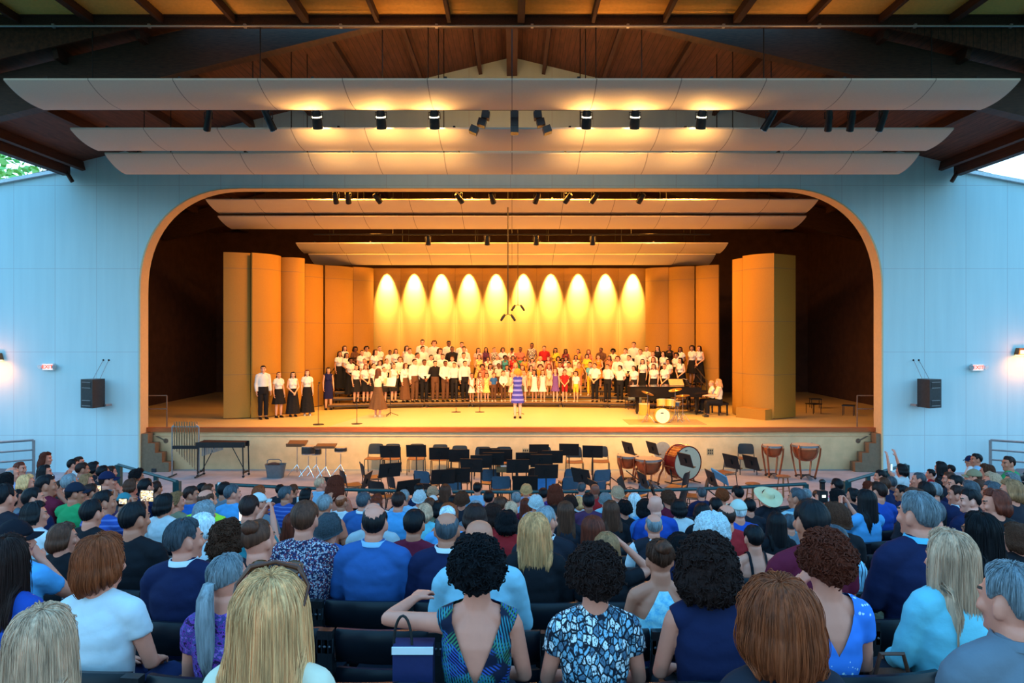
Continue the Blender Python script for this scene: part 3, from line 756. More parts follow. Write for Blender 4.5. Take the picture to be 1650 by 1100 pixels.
    if sty == 'P':
        pts = [(0, -.085, .135), (0, -.125, .13), (0, -.15, .06), (0, -.155, -.06), (0, -.15, -.2 * lv), (.005, -.145, -.30 * lv)]
        rs = []
        for i, (p, r) in enumerate(zip(pts, (.02, .022, .036, .042, .034, .008))):
            rs.append([(p[0] + r * math.cos(q) * (1.25) * (1 + .08 * math.sin(9 * q + i)), p[1] + r * .8 * math.sin(q) * (1 + .06 * math.cos(7 * q)), p[2]) for q in (2 * math.pi * j / 28 for j in range(28))])
        m.rings(rs)
    if sty == 'U':
        c = Vector((.005, -.075, .205)); r_ = MB(); r_.ball((0, 0, 0), (.052, .048, .042), 26)
        for v in r_.V[0]:
            q = Vector(v); v[:] = q * (1 + .16 * mnoise.noise(q * 50 + so)) + c
        m.add(r_.V[0], r_.Fc)
    if cols > 200:
        if curl >= .7:          # loose curls standing off the surface
            for _ in range(620):
                i = rnd.randrange(cols); j = rnd.randrange(3, k - 3); p = Vector(V[i * k + j]); q = Vector(V[i * k + j + 1]); r_ = Vector(V[((i + 6) % cols) * k + j])
                t1 = (q - p).normalized(); t2 = (r_ - p).normalized(); n_ = (p - Vector((0, 0, .11))).normalized(); a0 = rnd.random() * 6.28; w = .008 + .010 * rnd.random(); c_ = t1 * math.cos(a0) + t2 * math.sin(a0)
                m.tube([p - n_ * .003 + c_ * w * (u - 1.2) + n_ * (.013 * math.sin(u * 1.5)) + n_.cross(c_) * w * .7 * math.sin(u * 2.6) for u in (0, .5, 1, 1.5, 2, 2.4)], [.0034, .0038, .0036, .0032, .0026, .001], 4)
        else:                   # fly-away strands following the locks
            for _ in range(300):
                i = rnd.randrange(cols); j0 = rnd.randrange(1, max(2, k // 2)); pts = []
                off = .0015 + .004 * rnd.random(); ph_ = rnd.random() * 6
                for j in range(j0, k - 2, 2):
                    p = Vector(V[i * k + j]); n_ = Vector((p.x, p.y, max(0, p.z - .1))).normalized(); pts.append(p + n_ * (off + .003 * math.sin(j * .35 + ph_)) + Vector((.004 * math.sin(j * .2 + ph_), 0, 0)))
                if len(pts) > 3: m.tube(pts, [.0013] * (len(pts) - 1) + [.0004], 4)
    me = m.mesh('hair', [M_CURL if curl >= .5 else M_HAIR], True); CACHE[key] = me; return me
def cap_mesh(kind):
    key = ('cap', kind)
    if key in CACHE: return CACHE[key]
    m = MB()
    if kind == 'K':
        rs = []; n = 32
        for t in np.linspace(0, 1, 9):
            ph = math.radians(4 + 76 * t); rs.append([tuple(head_dir_point(q, ph, .016 + .004 * (1 - t))) for q in (2 * math.pi * j / n for j in range(n))])
        m.rings(rs); o = []
        for x in np.linspace(-.07, .07, 13): o.append((x, .075 + .03, .148))
        up = [(x, .06 + math.sqrt(max(0, .0049 - x * x)) * .55, .150 - x * x * 4) for x in np.linspace(-.07, .07, 13)]; lo = [(x, .085 + math.sqrt(max(0, .0049 - x * x)) * 1.15, .142 - x * x * 6) for x in np.linspace(-.07, .07, 13)]
        m.rings([[(x, y, z + .004) for x, y, z in up], [(x, y, z + .004) for x, y, z in lo], lo, up], 0, False, False)
        m.ball((0, -.004, .243), (.007, .007, .005), 8)
    else:
        n = 40; rs = []
        for r, z, w in ((.02, .262, 0), (.06, .258, 0), (.078, .235, 0), (.09, .185, 0), (.095, .168, 0), (.13, .160, .004), (.19, .158, .014), (.228, .168, .022), (.23, .165, .022), (.19, .150, .014), (.10, .152, 0)):
            rs.append([(r * math.cos(q) * .93, r * math.sin(q) - .004, z + w * math.cos(2 * q)) for q in (2 * math.pi * j / n for j in range(n))])
        m.rings(rs)
    me = m.mesh('cap' if kind == 'K' else 'sun_hat', [M_CLOTH], True); CACHE[key] = me; return me
def collar_mesh(sex, pose):
    key = ('collar', sex, pose)
    if key in CACHE: return CACHE[key]
    J = skel(sex, pose); m = MB(); n = 24; zc = J['zs']; r = .072
    m.rings([[(rr * math.cos(a), rr * math.sin(a) - .006, z) for a in (2 * math.pi * j / n for j in range(n))] for rr, z in ((r, zc + .06), (r - .003, zc + .098), (r + .006, zc + .1), (r + .016, zc + .07))], 0, False)
    me = m.mesh('shirt_collar', [M_CLOTH], True); CACHE[key] = me; return me
SKIN = dict(l=(.82, .28, .18), p=(.90, .36, .26), t=(.60, .20, .115), d=(.24, .075, .045), L=(.66, .36, .24), P=(.74, .44, .32), T=(.42, .22, .13), D=(.15, .07, .04))  # lower-case tones reddened to offset blue skylight; upper-case copies for the amber stage light
HAIRC = dict(k=(.007, .006, .008), d=(.028, .011, .009), n=(.085, .028, .015), r=(.13, .022, .010), o=(.25, .052, .016), g=(.20, .22, .24), z=(.06, .07, .085), w=(.62, .68, .72), y=(.76, .36, .15), b=(.30, .13, .055), v=(.60, .335, .21))
HAIRN = dict(k='black', d='dark brown', n='brown', r='auburn', o='ginger', g='grey', z='dark grey', w='white', y='blonde', b='light brown', v='grey-blonde')
TOPC = dict(black=(.012, .012, .016), navy=(.012, .018, .065), dark=(.02, .02, .03), white=(.72, .76, .80), blue=(.03, .14, .48), royal=(.02, .08, .42), ltblue=(.30, .52, .74), sky=(.10, .38, .74), cyan=(.12, .50, .72), teal=(.05, .30, .36), red=(.42, .02, .025), maroon=(.16, .012, .035), green=(.03, .34, .12), lime=(.42, .75, .05), purple=(.07, .03, .22), pink=(.62, .16, .24), grey=(.16, .19, .23), lav=(.34, .36, .58), ltgrey=(.42, .48, .52), suit=(.035, .12, .36), paleblue=(.30, .56, .68), khaki=(.24, .22, .14), turq=(.20, .62, .74), plum=(.09, .03, .08),
  cream=(.80, .72, .55), yellow=(.80, .55, .05), gold=(.62, .34, .05), orange=(.70, .24, .04), brown=(.12, .06, .035), coral=(.70, .20, .12), dkred=(.22, .03, .03), mint=(.45, .68, .50), violet=(.16, .08, .35), rose=(.80, .50, .48), sea=(.05, .35, .28), navydress=(.012, .015, .09))
def rgba(c): return (*c, 1)
def make_person(loc, rz, scale, sex, pose, turn, sty, hc, skin, top, topc, bottom, botc, seed=0, hero=None, roll=0.):
    """one person: the body mesh is the thing; hair and clothes are its children"""
    me, J = body_mesh(sex, pose, turn)
    o = link('person', me); o.location = loc; o.rotation_euler = (0, roll, rz); o.scale = (scale,) * 3; o.color = rgba(SKIN[skin])
    hs = J['q']['hs']; ho, Mx = headpts(J)
    def onhead(name, mesh, col):
        h = link(name, mesh, o); h.location = ho; h.rotation_euler = (0, 0, R(-turn)); h.scale = (hs,) * 3; h.color = rgba(col); return h
    if sty != 'N': hb = onhead('hair', hair_mesh(sty, seed, **({'cols': 300, 'rows': 40} if hero and 'hi' in hero else {}), lv=(hero or {}).get('lv', 1.0), vo=(hero or {}).get('vo', 0.)), HAIRC[hc] if isinstance(hc, str) else hc)
    if sty in 'KH':
        hat_ = onhead('cap' if sty == 'K' else 'sun_hat', cap_mesh(sty), (hero or {}).get('hat', TOPC['navy'] if sty == 'K' else (.85, .72, .44)))
        if sty == 'H': hat_.rotation_euler = (R(30), 0, 0); hat_.location = ho + Vector((0, .06, .0))
    cut = (hero or {}).get('cut')
    def wear(kind, col, c=None):
        g = garment(kind, sex, pose, c); pat = col if isinstance(col, str) and col in PAT else None
        if pat: 
            kk = ('pat', kind, sex, pose, c, pat)
            if kk not in CACHE:
                g2 = g.copy(); g2.materials[0] = PAT[pat]; CACHE[kk] = g2
            g = CACHE[kk]
        w = link(kind if kind not in ('tee', 'sleeveless', 'shift') else {'tee': 't_shirt', 'sleeveless': 'sleeveless_top', 'shift': 'dress'}[kind], g, o)
        if not pat: w.color = rgba(TOPC[col])
        return w
    if top == 'vest': wear('shirt', 'white'); wear('vest', topc)
    elif top: wear(top, topc, cut)
    if top == 'jacket':
        c = link('shirt_collar', collar_mesh(sex, pose), o); c.color = rgba(TOPC[(hero or {}).get('collar', 'white')])
    if bottom: wear(bottom, botc)
    if not J['sit']:
        for s in (-1, 1):
            kk = ('shoe', s)
            if kk not in CACHE:
                m = MB(); an = J['LL' if s < 0 else 'LR'][2]
                m.tube([an + Vector((0, -.055, -.05)), an + Vector((0, -.02, -.042)), an + Vector((s * .004, .07, -.052)), an + Vector((s * .012, .165, -.066))], [.034, .046, .046, .030], 10, flat=.9); m.box(an + Vector((s * .005, .05, -.085)), (.075, .23, .014)); CACHE[kk] = m.mesh('shoe', [M_CLOTH], True)
            sh = link('shoe', CACHE[kk], o); sh.color = rgba((hero or {}).get('shoe', (.012, .01, .01)))
    return o
# ------------------------------------------------------------------ the audience
# one line per person: column, crown row, head width (all in photograph pixels), hair style and colour, skin, top, colour, pose, head turn
AUD = '''72 731 20 G r l tee navy lap 35
126 738 12 S d l tee dark lap 30
118 742 15 S k l jacket white lap 20
131 748 18 S d t tee sky lap 20
150 747 18 O k l sleeveless dark lap 15
164 753 14 S k l tee dark lap 0
175 753 14 S d l tee black lap 20
174 763 22 K d l tee grey chin 40
141 767 21 O b l sleeveless black lap 40
114 768 20 S g l tee black lap 0
71 752 20 L k l tee black phone 40
75 770 24 S k t tee maroon chin 30
45 769 23 O y l tee white lap 40
30 747 16 S r l tee navy lap 60
16 755 21 B g l shirt lav lap 40
6 764 24 M k l tee black lap 0
3 786 26 S k l tee dark lap 0
27 794 27 O k l tee grey lap 50
8 805 30 L k l tee black lap 40
57 791 28 S k l tee navy lap 40
76 783 20 L k l tee maroon lap 30
60 815 38 O k l shirt white lap 45
117 781 27 K k t tee green chin 35
99 781 18 S d l tee black lap 20
141 783 16 S d t tee dark phone 20
169 796 27 S k t tee hstripe phone 35
142 811 26 S k l tee black lap 10
100 850 55 O n l sleeveless black lap 40
199 797 18 K d t tee plum phone 0
220 757 24 A k t tee dark lap 20
211 775 19 O n l tee coral lap 20
235 775 20 S k l tee navy lap 10
251 779 15 S d t tee dark lift_lap 0
263 801 28 O k l tee white lap 20
285 798 15 W b l tee khaki lap 30
305 787 20 S d t shirt blue lap 60
326 781 15 S k l tee dark lap 20
337 783 16 S n l tee black lap 40
331 793 24 B n l tee lime lap 20
357 780 20 S k t tee grey lap 10
377 785 22 S z l shirt sky lap 30
395 804 30 S d l tee teal phone 10
326 813 36 O g l tee white lap 20
322 834 30 O w l blouse white lap 10
213 817 42 S k t tee black lap 20
306 847 66 S z l jacket navy lap 45
373 845 65 M n t sleeveless dark lap 20
415 786 22 O o l tee black lap 20
418 798 22 K d l tee grey lap 30
452 783 13 S k l tee dark lap 0
456 787 19 S z t tee hstripe lap 30
471 783 14 S n t tee dark lap 0
497 790 18 O k l tee black lap 30
514 772 18 S v l shirt ltblue lap 50
541 771 32 G r l tee coral lap 15
525 802 26 S g t tee coral lap 10
546 800 18 B o t shirt white lift_lap 20
580 797 24 S z l jacket suit lap 10
600 807 20 O r l sleeveless black lap 0
405 800 12 S n l tee black lap 0
488 816 46 S n l shirt ditsy lap 10
532 836 42 W z l blouse blue lap 10
425 846 43 U n l sleeveless black lap 20
466 832 20 L r l tee white lap 0
597 822 48 B k l jacket suit lap 10
611 799 20 S r l tee white lap 20
637 797 23 S d l shirt sky lap 0
655 792 17 Z g t shirt ltblue lap 10
680 794 19 W w l blouse white lap 10
678 782 15 S k l tee navy lap 0
698 785 15 C v l tee navy lap 0
698 800 14 K w l tee white lap 0
717 783 16 L n l tee maroon phone 10
772 780 14 S k l shirt ltblue lap 0
785 794 18 S k l tee purple lap 0
801 804 18 S n l tee maroon lap 0
743 797 22 W n l tee dark lap 0
727 801 14 S k l tee black phone 0
693 806 17 S n l tee khaki lap 0
702 811 20 O k l sleeveless dark lap 0
726 816 30 O o l tee coral lap 0
764 811 22 S g l shirt grey lap 0
688 816 26 O v l blouse turq lap 10
722 821 33 S w l shirt sky lap 0
760 819 38 O d l sleeveless black lap 10
799 815 32 M d l blouse red lap 0
664 828 38 S k t shirt maroon lap 10
603 815 34 B g l shirt ltgrey lap 20
717 833 44 B z t jacket navy lap 0
773 846 52 N k t jacket paleblue lap 0
846 783 15 W y l tee lav lap 10
835 796 16 S g l tee ltblue lap 0
862 802 19 W w l blouse lav lap 0
878 789 14 S k l tee dark lap 0
893 784 26 G r l blouse purple lap 0
939 780 14 S z l shirt cyan lap 20
958 782 12 N k d tee red lap 0
992 787 19 W v l tee ltgrey lap 0
976 798 18 W g l blouse paleblue lap 0
948 799 19 S k d tee plum lap 0
933 803 12 O y l tee white lap 0
917 802 18 W d l tee black lap 0
988 811 30 L n l tee black lap 10
911 813 32 X n l tee dark lap 10
1003 808 20 C k l sleeveless black lap 0
828 812 26 S v l tee dark lap 10
845 806 18 L r l tee maroon lap 10
806 804 14 S d l tee white lap 0
874 822 34 Z g l jacket dark lap 30
861 838 48 L y l jacket black lap 10
962 838 46 L r l tee black lap 10
975 866 48 L b l tee black lap_head 10
811 826 30 M k l tee red lap 0
893 817 18 S k l tee black lap 0
1026 798 22 L w l tee sky lap 0
1043 807 28 M k l tee blue lap 0
1060 802 24 N w p tee royal lap 20
1079 792 26 C n l blouse maroon lap 10
1098 809 24 O k l shirt white lap 0
1130 788 15 S z l shirt navy lap 0
1128 816 22 O k l tee black lap 20
1164 789 18 C o l tee cream lap 10
1154 806 22 S k l tee black lap 0
1191 786 19 S k l tee dark lap 0
1195 809 24 K w l tee royal lap 0
1174 818 36 B d l tee red lap 10
1150 832 54 C w l sleeveless leopard lap 10
1051 833 36 B g l vest dark lap 0
1222 852 46 S k l sleeveless black lap 10
1210 807 15 S k l tee dark lap 0
1236 788 46 H d l blouse dark lap -30
1283 791 22 S z t tee plaid lap -50
1301 790 12 S g l tee grey lap 0
1349 790 24 M k l tee dark phone -20
1350 774 18 S k l tee pink lap 0
1402 777 14 C r l tee coral lap 0
1377 790 16 O k l tee dark lap -30
1395 794 32 X k l tee sky phone -20
1306 816 52 S k t tee maroon lap -10
1350 819 42 W n l tee black lap -15
1270 834 20 S z l tee grey lap 0
1247 831 28 L k l tee black lap 0
1351 853 50 S z l shirt vstripe lap -30
1420 760 14 S k l tee dark lap -50
1455 750 17 O k l tee white high -10
1424 772 20 Z n l tee navy lap -20
1436 770 18 Z z d tee navy lap -10
1414 781 22 S d l tee royal lap -20
1410 791 18 L b l tee dark lap -20
1482 764 18 Z z l tee navy lap -40
1500 758 15 S k l tee red lap -20
1518 746 19 X k l tee black lap -10
1532 751 12 S k l tee black lap 0
1533 763 18 S n l tee dark lap -40
1538 770 24 S k l tee navy lap -60
1474 777 16 O n l tee black lap -20
1455 785 22 S k t tee navy lap -30
1476 793 32 O n l tee dark lap -20
1491 781 24 S k l tee black lap -10
1506 781 16 S g l tee navy lap -20
1512 776 16 S k l tee black lap 0
1512 793 24 L k l tee dark lap -40
1541 787 20 S d l jacket navy lap -30
1563 779 20 S z l tee black lap -20
1570 759 22 K n l tee khaki lap -40
1575 733 16 S k t tee ltblue lap -50
1563 736 11 K d t tee white lap -60
1592 749 20 C n l tee navy lap -20
1598 766 26 W v l tee grey lap -30
1627 738 17 S d t tee green lap -60
1629 763 24 C g l tee dark lap -30
1582 776 18 S n l tee black lap -20
1596 780 26 L z l tee black lap -40
1633 778 30 O b l tee dark lap -30
1568 793 34 S k p tee navy lap -55
1609 795 44 O r l tee black lap -55
1641 803 28 K d l tee black lap -50
1478 805 57 S g l jacket navy lap -25
1512 812 30 S z l tee cyan lap 0
1636 847 40 M n l tee black lap -20
1583 836 62 L k t tee black lap -20
30 846 62 K d l tee sky lap_chin 55
2 878 70 X d l tee royal lap 10
172 878 78 O o l blouse white lap 15
372 905 84 P g l blouse purple lap 15
432 952 150 X y l tee cream lap 0
68 1002 150 X v l tee cream lap 10
767 880 97 C k l sleeveless palm rest_lap 0
955 891 100 C d l blouse snake lap 0
1063 878 58 U n t sleeveless tank lap 0
1090 884 40 M k l tee navy lap 0
1145 878 108 M d l sleeveless navy lap 0
1322 868 95 C r l blouse flower chin_lap -10
1530 871 100 X v l jacket turq lap_chin -20
1262 963 138 O o l tee dark lap 0
1640 928 120 S g l jacket grey lap -15'''
HW = dict(S=.182, Z=.17, B=.172, N=.165, O=.225, L=.225, X=.24, G=.25, C=.265, M=.25, P=.20, U=.20, K=.195, H=.44, A=.28, W=.21, T=.18)
HEROX = {   # extra detail for the people nearest the camera
 (767, 880): dict(cut='vback', hi=1, vo=.004), (955, 891): dict(hi=1, vo=.004), (1063, 878): dict(cut='racer', hi=1), (1145, 878): dict(hi=1, vo=.012, lv=1.1), (1322, 868): dict(hi=1, cut='vneck'), (1530, 871): dict(hi=1, lv=1.15, vo=.006, collar='turq'),
 (1262, 963): dict(hi=1, vo=.022, lv=1.5), (1640, 928): dict(hi=1, collar='grey'), (432, 952): dict(hi=1, vo=.018, lv=1.1), (68, 1002): dict(hi=1, vo=.012), (372, 905): dict(hi=1, lv=1.1), (172, 878): dict(hi=1, lv=1.1, vo=.004), (30, 846): dict(hat=(.008, .008, .014), hi=1), (2, 878): dict(hi=1),
 (306, 847): dict(hi=1), (597, 822): dict(collar='ltblue'), (1222, 852): dict(cut='strap'), (861, 838): dict(hi=1, vo=.004, lv=.9), (1195, 809): dict(hat=(.55, .66, .6)), (418, 798): dict(hat=(.6, .7, .75)), (698, 800): dict(hat=(.7, .7, .72)), (1570, 759): dict(hat=(.30, .24, .14)), (1641, 803): dict(hat=(.05, .24, .32)), (117, 781): dict(hat=(.012, .02, .04)), (199, 797): dict(hat=(.05, .25, .3)), (773, 846): dict(collar='sky'), (1478, 805): dict(collar='cyan', hi=1), (373, 845): dict(hi=1), (1583, 836): dict(hi=1, lv=1.1), (1150, 832): dict(vo=.004)}
FEM = set('OLXGCMPUHAW')
MALEX = {(1436, 770), (546, 800), (1350, 819), (743, 797), (220, 757)}
def row_scale(k, px):
    dx = px - HX; a = KB * dx * dx; z = ZE(k)
    u = z / F if a < 1e-6 else (F - math.sqrt(F * F - 4 * a * z)) / (2 * a)
    return 1 / u
def plan_audience():
    ppl = []
    for ln in AUD.split('\n'):
        x, y, w, sty, hc, sk, top, tc, pose, turn = ln.split()
        p = dict(x=float(x), y=float(y), w=float(w), sty=sty, hc=hc, skin=sk, top=top, topc=tc, pose='sit_' + pose, turn=int(turn), hero=HEROX.get((int(x), int(y))))
        p['sex'] = 'f' if sty in FEM and (int(x), int(y)) not in MALEX else 'm'
        opts = []
        for k in range(NROW):
            s = row_scale(k, p['x']); hr = HW[sty] + 2 * (p['hero'] or {}).get('vo', 0); sw = p['w'] / hr
            zt = CZ - (p['y'] - HY) / s; hgt = zt - row_floor(k) - {'C': .03, 'M': .02, 'A': .04, 'H': .03, 'K': .01}.get(sty, 0)
            c = (math.log(sw / s) / .16) ** 2 + ((hgt - 1.29) / .07) ** 2
            opts.append((c, k, s, hgt))
        p['opts'] = sorted(opts); ppl.append(p)
    used = {k: [] for k in range(NROW)}
    for p in sorted(ppl, key=lambda q: -q['w']):
        for c, k, s, h in p['opts'][:5]:
            X = (p['x'] - HX) / s
            if all(abs(X - u) > .37 for u in used[k]): break
        else:
            c, k, s, h = p['opts'][0]; X = (p['x'] - HX) / s
        used[k].append(X); p.update(k=k, s=s, X=X, Y=F / s, h=min(max(h, 1.04), 1.42), rawh=h)
    return ppl
PEOPLE = plan_audience()
HAIRP = dict(S='short {} hair', Z='cropped {} hair', B='balding {} hair', N='shaved head', O='{} bob', L='long straight {} hair', X='very long {} hair', G='long wavy {} hair', C='curly {} hair', M='thick shaggy {} hair', P='long {} ponytail', U='{} hair in a bun', A='round {} afro', W='short wavy {} hair', T='tied back {} hair')
PATN = dict(snake='snake print', palm='palm leaf print', ditsy='speckled print', flower='blue flower print', hstripe='blue striped', vstripe='pinstriped blue', wstripe='pale striped', tank='cyan leaf print', purple='purple print', pink='pink floral', leopard='leopard print', plaid='blue plaid', bluebands='blue banded', redwhite='red and white', yfloral='yellow floral', bwprint='black and cream print')
COLN = dict(ltblue='light blue', sky='bright blue', ltgrey='pale grey', lav='lavender', paleblue='pale blue', suit='blue', turq='pale turquoise', plum='plum', royal='royal blue', lime='lime', dark='dark', dkred='dark red', sea='sea green', navydress='navy')
TOPN = dict(tee='tee', shirt='shirt', jacket='jacket', sleeveless='sleeveless top', blouse='blouse', vest='vest over white shirt', sundress='sundress', shift='shift dress', dress='dress')
ORD = 'first second third fourth fifth sixth seventh eighth ninth tenth eleventh twelfth thirteenth fourteenth fifteenth sixteenth seventeenth eighteenth nineteenth twentieth'.split()
ORD += ['twenty-' + o for o in ORD[:9]] + ['thirtieth'] + ['thirty-' + o for o in ORD[:9]]
def desc(p):
    if p['sty'] == 'K': h = {(.6, .7, .75): 'white', (.7, .7, .72): 'white', (.55, .66, .6): 'pale green', (.30, .24, .14): 'tan', (.05, .24, .32): 'teal', (.05, .25, .3): 'teal', (.008, .008, .014): 'black'}.get((p['hero'] or {}).get('hat'), 'dark blue') + ' cap'
    elif p['sty'] == 'H': h = 'wide cream sun hat'
    else: h = HAIRP[p['sty']].format(HAIRN[p['hc']])
    c = PATN.get(p['topc']) or COLN.get(p['topc'], p['topc'])
    return h, c + ' ' + TOPN[p['top']]
def label_all(ppl, lead, rowname):
    cnt = {}
    for p in ppl: p['d'] = desc(p); cnt[p['d']] = cnt.get(p['d'], 0) + 1
    hc = {}; tc = {}
    for p in ppl: hc[p['d'][0]] = hc.get(p['d'][0], 0) + 1; tc[p['d'][1]] = tc.get(p['d'][1], 0) + 1
    def short(p):
        if hc[p['d'][0]] == 1: return p['d'][0]
        if tc[p['d'][1]] == 1: return p['d'][1]
    seen = set()
    rows = {}
    for p in ppl: rows.setdefault(p['k'], []).append(p)
    for r in rows.values():
        r.sort(key=lambda q: q['x'])
        for i, p in enumerate(r): p['ord'] = i
    for p in ppl:
        base = '%s, %s, %s' % (lead, p['d'][0], p['d'][1]); lab = None
        if cnt[p['d']] == 1: lab = '%s, %s and %s' % (lead, p['d'][0], p['d'][1])
        else:
            near = sorted((q for q in ppl if q is not p and short(q)), key=lambda q: math.hypot(q['x'] - p['x'], (q['y'] - p['y']) * 1.5))[:4]
            for q in near:
                dx = q['x'] - p['x']; dy = q['y'] - p['y']
                if math.hypot(dx, dy) > 75: break
                rel = ('left of' if dx > 0 else 'right of') if abs(dx) > abs(dy) else ('just behind' if dy < 0 else 'just beyond')
                if rel in ('just behind', 'just beyond'): rel = 'below' if dy < 0 else 'above'
                t = '%s, %s the %s' % (base, rel, short(q))
                if len(t.split()) <= 15 and t not in seen: lab = t; break
            if lab is None: lab = '%s, %s from left in %s' % (base, ORD[p['ord']], rowname(p['k']))
            if len(lab.split()) > 16: lab = '%s, %s from left in %s' % (p['d'][1], ORD[p['ord']], rowname(p['k']))
        seen.add(lab); p['label'] = lab
label_all(PEOPLE, 'seated person', lambda k: 'row %s' % ('one two three four five six seven eight nine ten eleven twelve thirteen fourteen fifteen'.split()[NROW - 1 - k]))
def build_audience():
    rnd = random.Random(11)
    for i, p in enumerate(PEOPLE):
        fz = row_floor(p['k']); sc = p['h'] / 1.29; rz = math.atan2(p['X'], 27 - p['Y']) * 1.1
        if abs(p['turn']) < 12 and not p['hero']: rz += R(rnd.uniform(-6, 6))
        tn = int(round(max(-60, min(60, p['turn'] + math.degrees(rz) * .0)) / 20.0) * 20)
        tn = tn if abs(tn) > 10 else 0
        bott = rnd.choice(('navy', 'black', 'grey', 'khaki', 'dark'))
        o = make_person((p['X'], p['Y'], fz), rz, sc, p['sex'], p['pose'], tn, p['sty'], p['hc'], p['skin'], p['top'], p['topc'], 'trousers', bott, seed=rnd.randrange(3) if not p['hero'] else 50 + i, hero=p['hero'], roll=R(rnd.uniform(-2, 2)))
        tag(o, p['label'], 'person', 'seated audience'); p['obj'] = o; p['sc'] = sc; p['rz'] = rz
build_audience()
# ---- folding seats on the terraces
def make_seat(parts=True):
    M = [plain('seat_plastic', (.006, .008, .012), .36, var=.15, spec=.25)]
    def slat(z0, z1, yo):
        m = MB(); n = 12; xs = np.linspace(-.245, .245, n + 1); top = []; 
        sec = lambda x: [(x, -.19 + yo - .05 * (1 - (x / .245) ** 2) + dy, z) for dy, z in ((0, z0), (-.018, z0 + .012), (-.028, (z0 + z1) / 2), (-.030, z1 - .03 + .012 * (1 - (x / .245) ** 2)), (-.008, z1 + .012 * (1 - (x / .245) ** 2)), (.022, z1 - .004 + .012 * (1 - (x / .245) ** 2)), (.018, z1 - .03), (.012, z0 + .012))]
        m.rings([sec(x) for x in xs]); return m
    def pan():
        m = MB(); xs = np.linspace(-.235, .235, 9)
        m.rings([[(x, y, z + .012 * (x / .235) ** 2) for y, z in ((-.16, .40), (.0, .385), (.2, .40), (.27, .395), (.28, .37), (.2, .36), (0, .345), (-.16, .36))] for x in xs]); return m
    def std():
        m = MB(); m.box((0, -.17, .29), (.035, .06, .58)); m.box((0, -.235, .66), (.055, .05, .26)); m.tube([(0, -.18, .52), (0, -.24, .68)], .022, 8); m.tube([(0, -.17, .60), (0, .10, .61), (0, .2, .6)], [.018, .025, .02], 8); m.box((0, -.10, .02), (.06, .3, .04)); m.tube([(0, -.16, .38), (0, .12, .38)], .02, 8)
        return m
    def bolts():
        m = MB()
        for z in (.50, .71):
            for x in (-.014, .014): m.ball((x, -.262, z), (.007, .006, .007), 8)
            m.box((0, -.25, z), (.06, .02, .07))
        return m
    if parts:
        t = empty('auditorium_seat')
        slat(.615, .78, 0).obj('backrest_slat', M, t, auto=50); slat(.44, .575, .012).obj('backrest_slat', M, t, auto=50); pan().obj('seat_pan', M, t, auto=50)
        for s in (-1, 1):
            o = std().obj('standard', M_BLACK, t); o.location.x = s * .275; b = bolts().obj('bolt_plate', plain('bolt_steel', (.12, .13, .15), .35, .8), o)
        return t
    m = MB()
    for q in (slat(.615, .78, 0), slat(.44, .575, .012), pan()): m.add(np.concatenate(q.V), q.Fc)
    for s in (-1, 1):
        q = std(); m.add(np.concatenate(q.V) + np.array((s * .275, 0, 0)), q.Fc)
    return m.obj('auditorium_seat', M, auto=50)
def build_seats():
    near = make_seat(True); far = make_seat(False); n0 = n1 = 0
    for k in range(NROW):
        occ = [p for p in PEOPLE if p['k'] == k]; best = (9e9, 0)
        for t in range(28):
            off = t * .02; c = sum(abs(((p['X'] - off + .28) % .56) - .28) for p in occ) + (abs(((-.52 - off + .28) % .56) - .28) * 3 if k in (0, 1) else 0)
            best = min(best, (c, off))
        off = best[1]; Ym = ZE(k); lim = .70 * (Ym + KB * (.68 * Ym) ** 2) + .2
        i0 = int(-lim / .56) - 1
        for i in range(i0, -i0 + 1):
            X = off + i * .56
            if abs(X) > lim or (k > 9 and 6.0 < abs(X) < 6.6) or (k == NROW - 1 and abs(X) > 3.2) or (k >= 12 and abs(X) > 6.0 + (14 - k) * .9): continue
            Y = Ym + KB * X * X; rz = math.atan2(2 * KB * X, 1)
            who = min(occ, key=lambda p: abs(p['X'] - X)) if occ else None
            if k <= 3:
                d = ' and '.join(who['d']) if who else ''
                lab = ('black folding seat under %s' if who and -.28 <= who['X'] - X < .28 else ('empty black seat left of %s' if who and who['X'] > X else 'empty black seat right of %s')) % d
                q = abs(who['X'] - X) if who else 0
                if q > .84: lab = 'empty black folding seat, number %s along from the %s' % (ORD[int(q / .56 + .5) - 1], who['d'][0] + (' on left' if who['X'] < X else ' on right'))
                o = near if n0 == 0 else copy_tree(near, label='x'); n0 += 1
                tag(o, ' '.join(lab.replace(' number ', ' ').split()[:16]), 'seat', 'seats in the nearest rows')
            else:
                o = far if n1 == 0 else copy_tree(far); n1 += 1
                tag(o, 'black folding auditorium seat in the crowd beyond the nearest rows', 'seat', 'seats in the far rows')
            o.location = (X, Y, row_floor(k)); o.rotation_euler = (0, 0, rz)
build_seats()
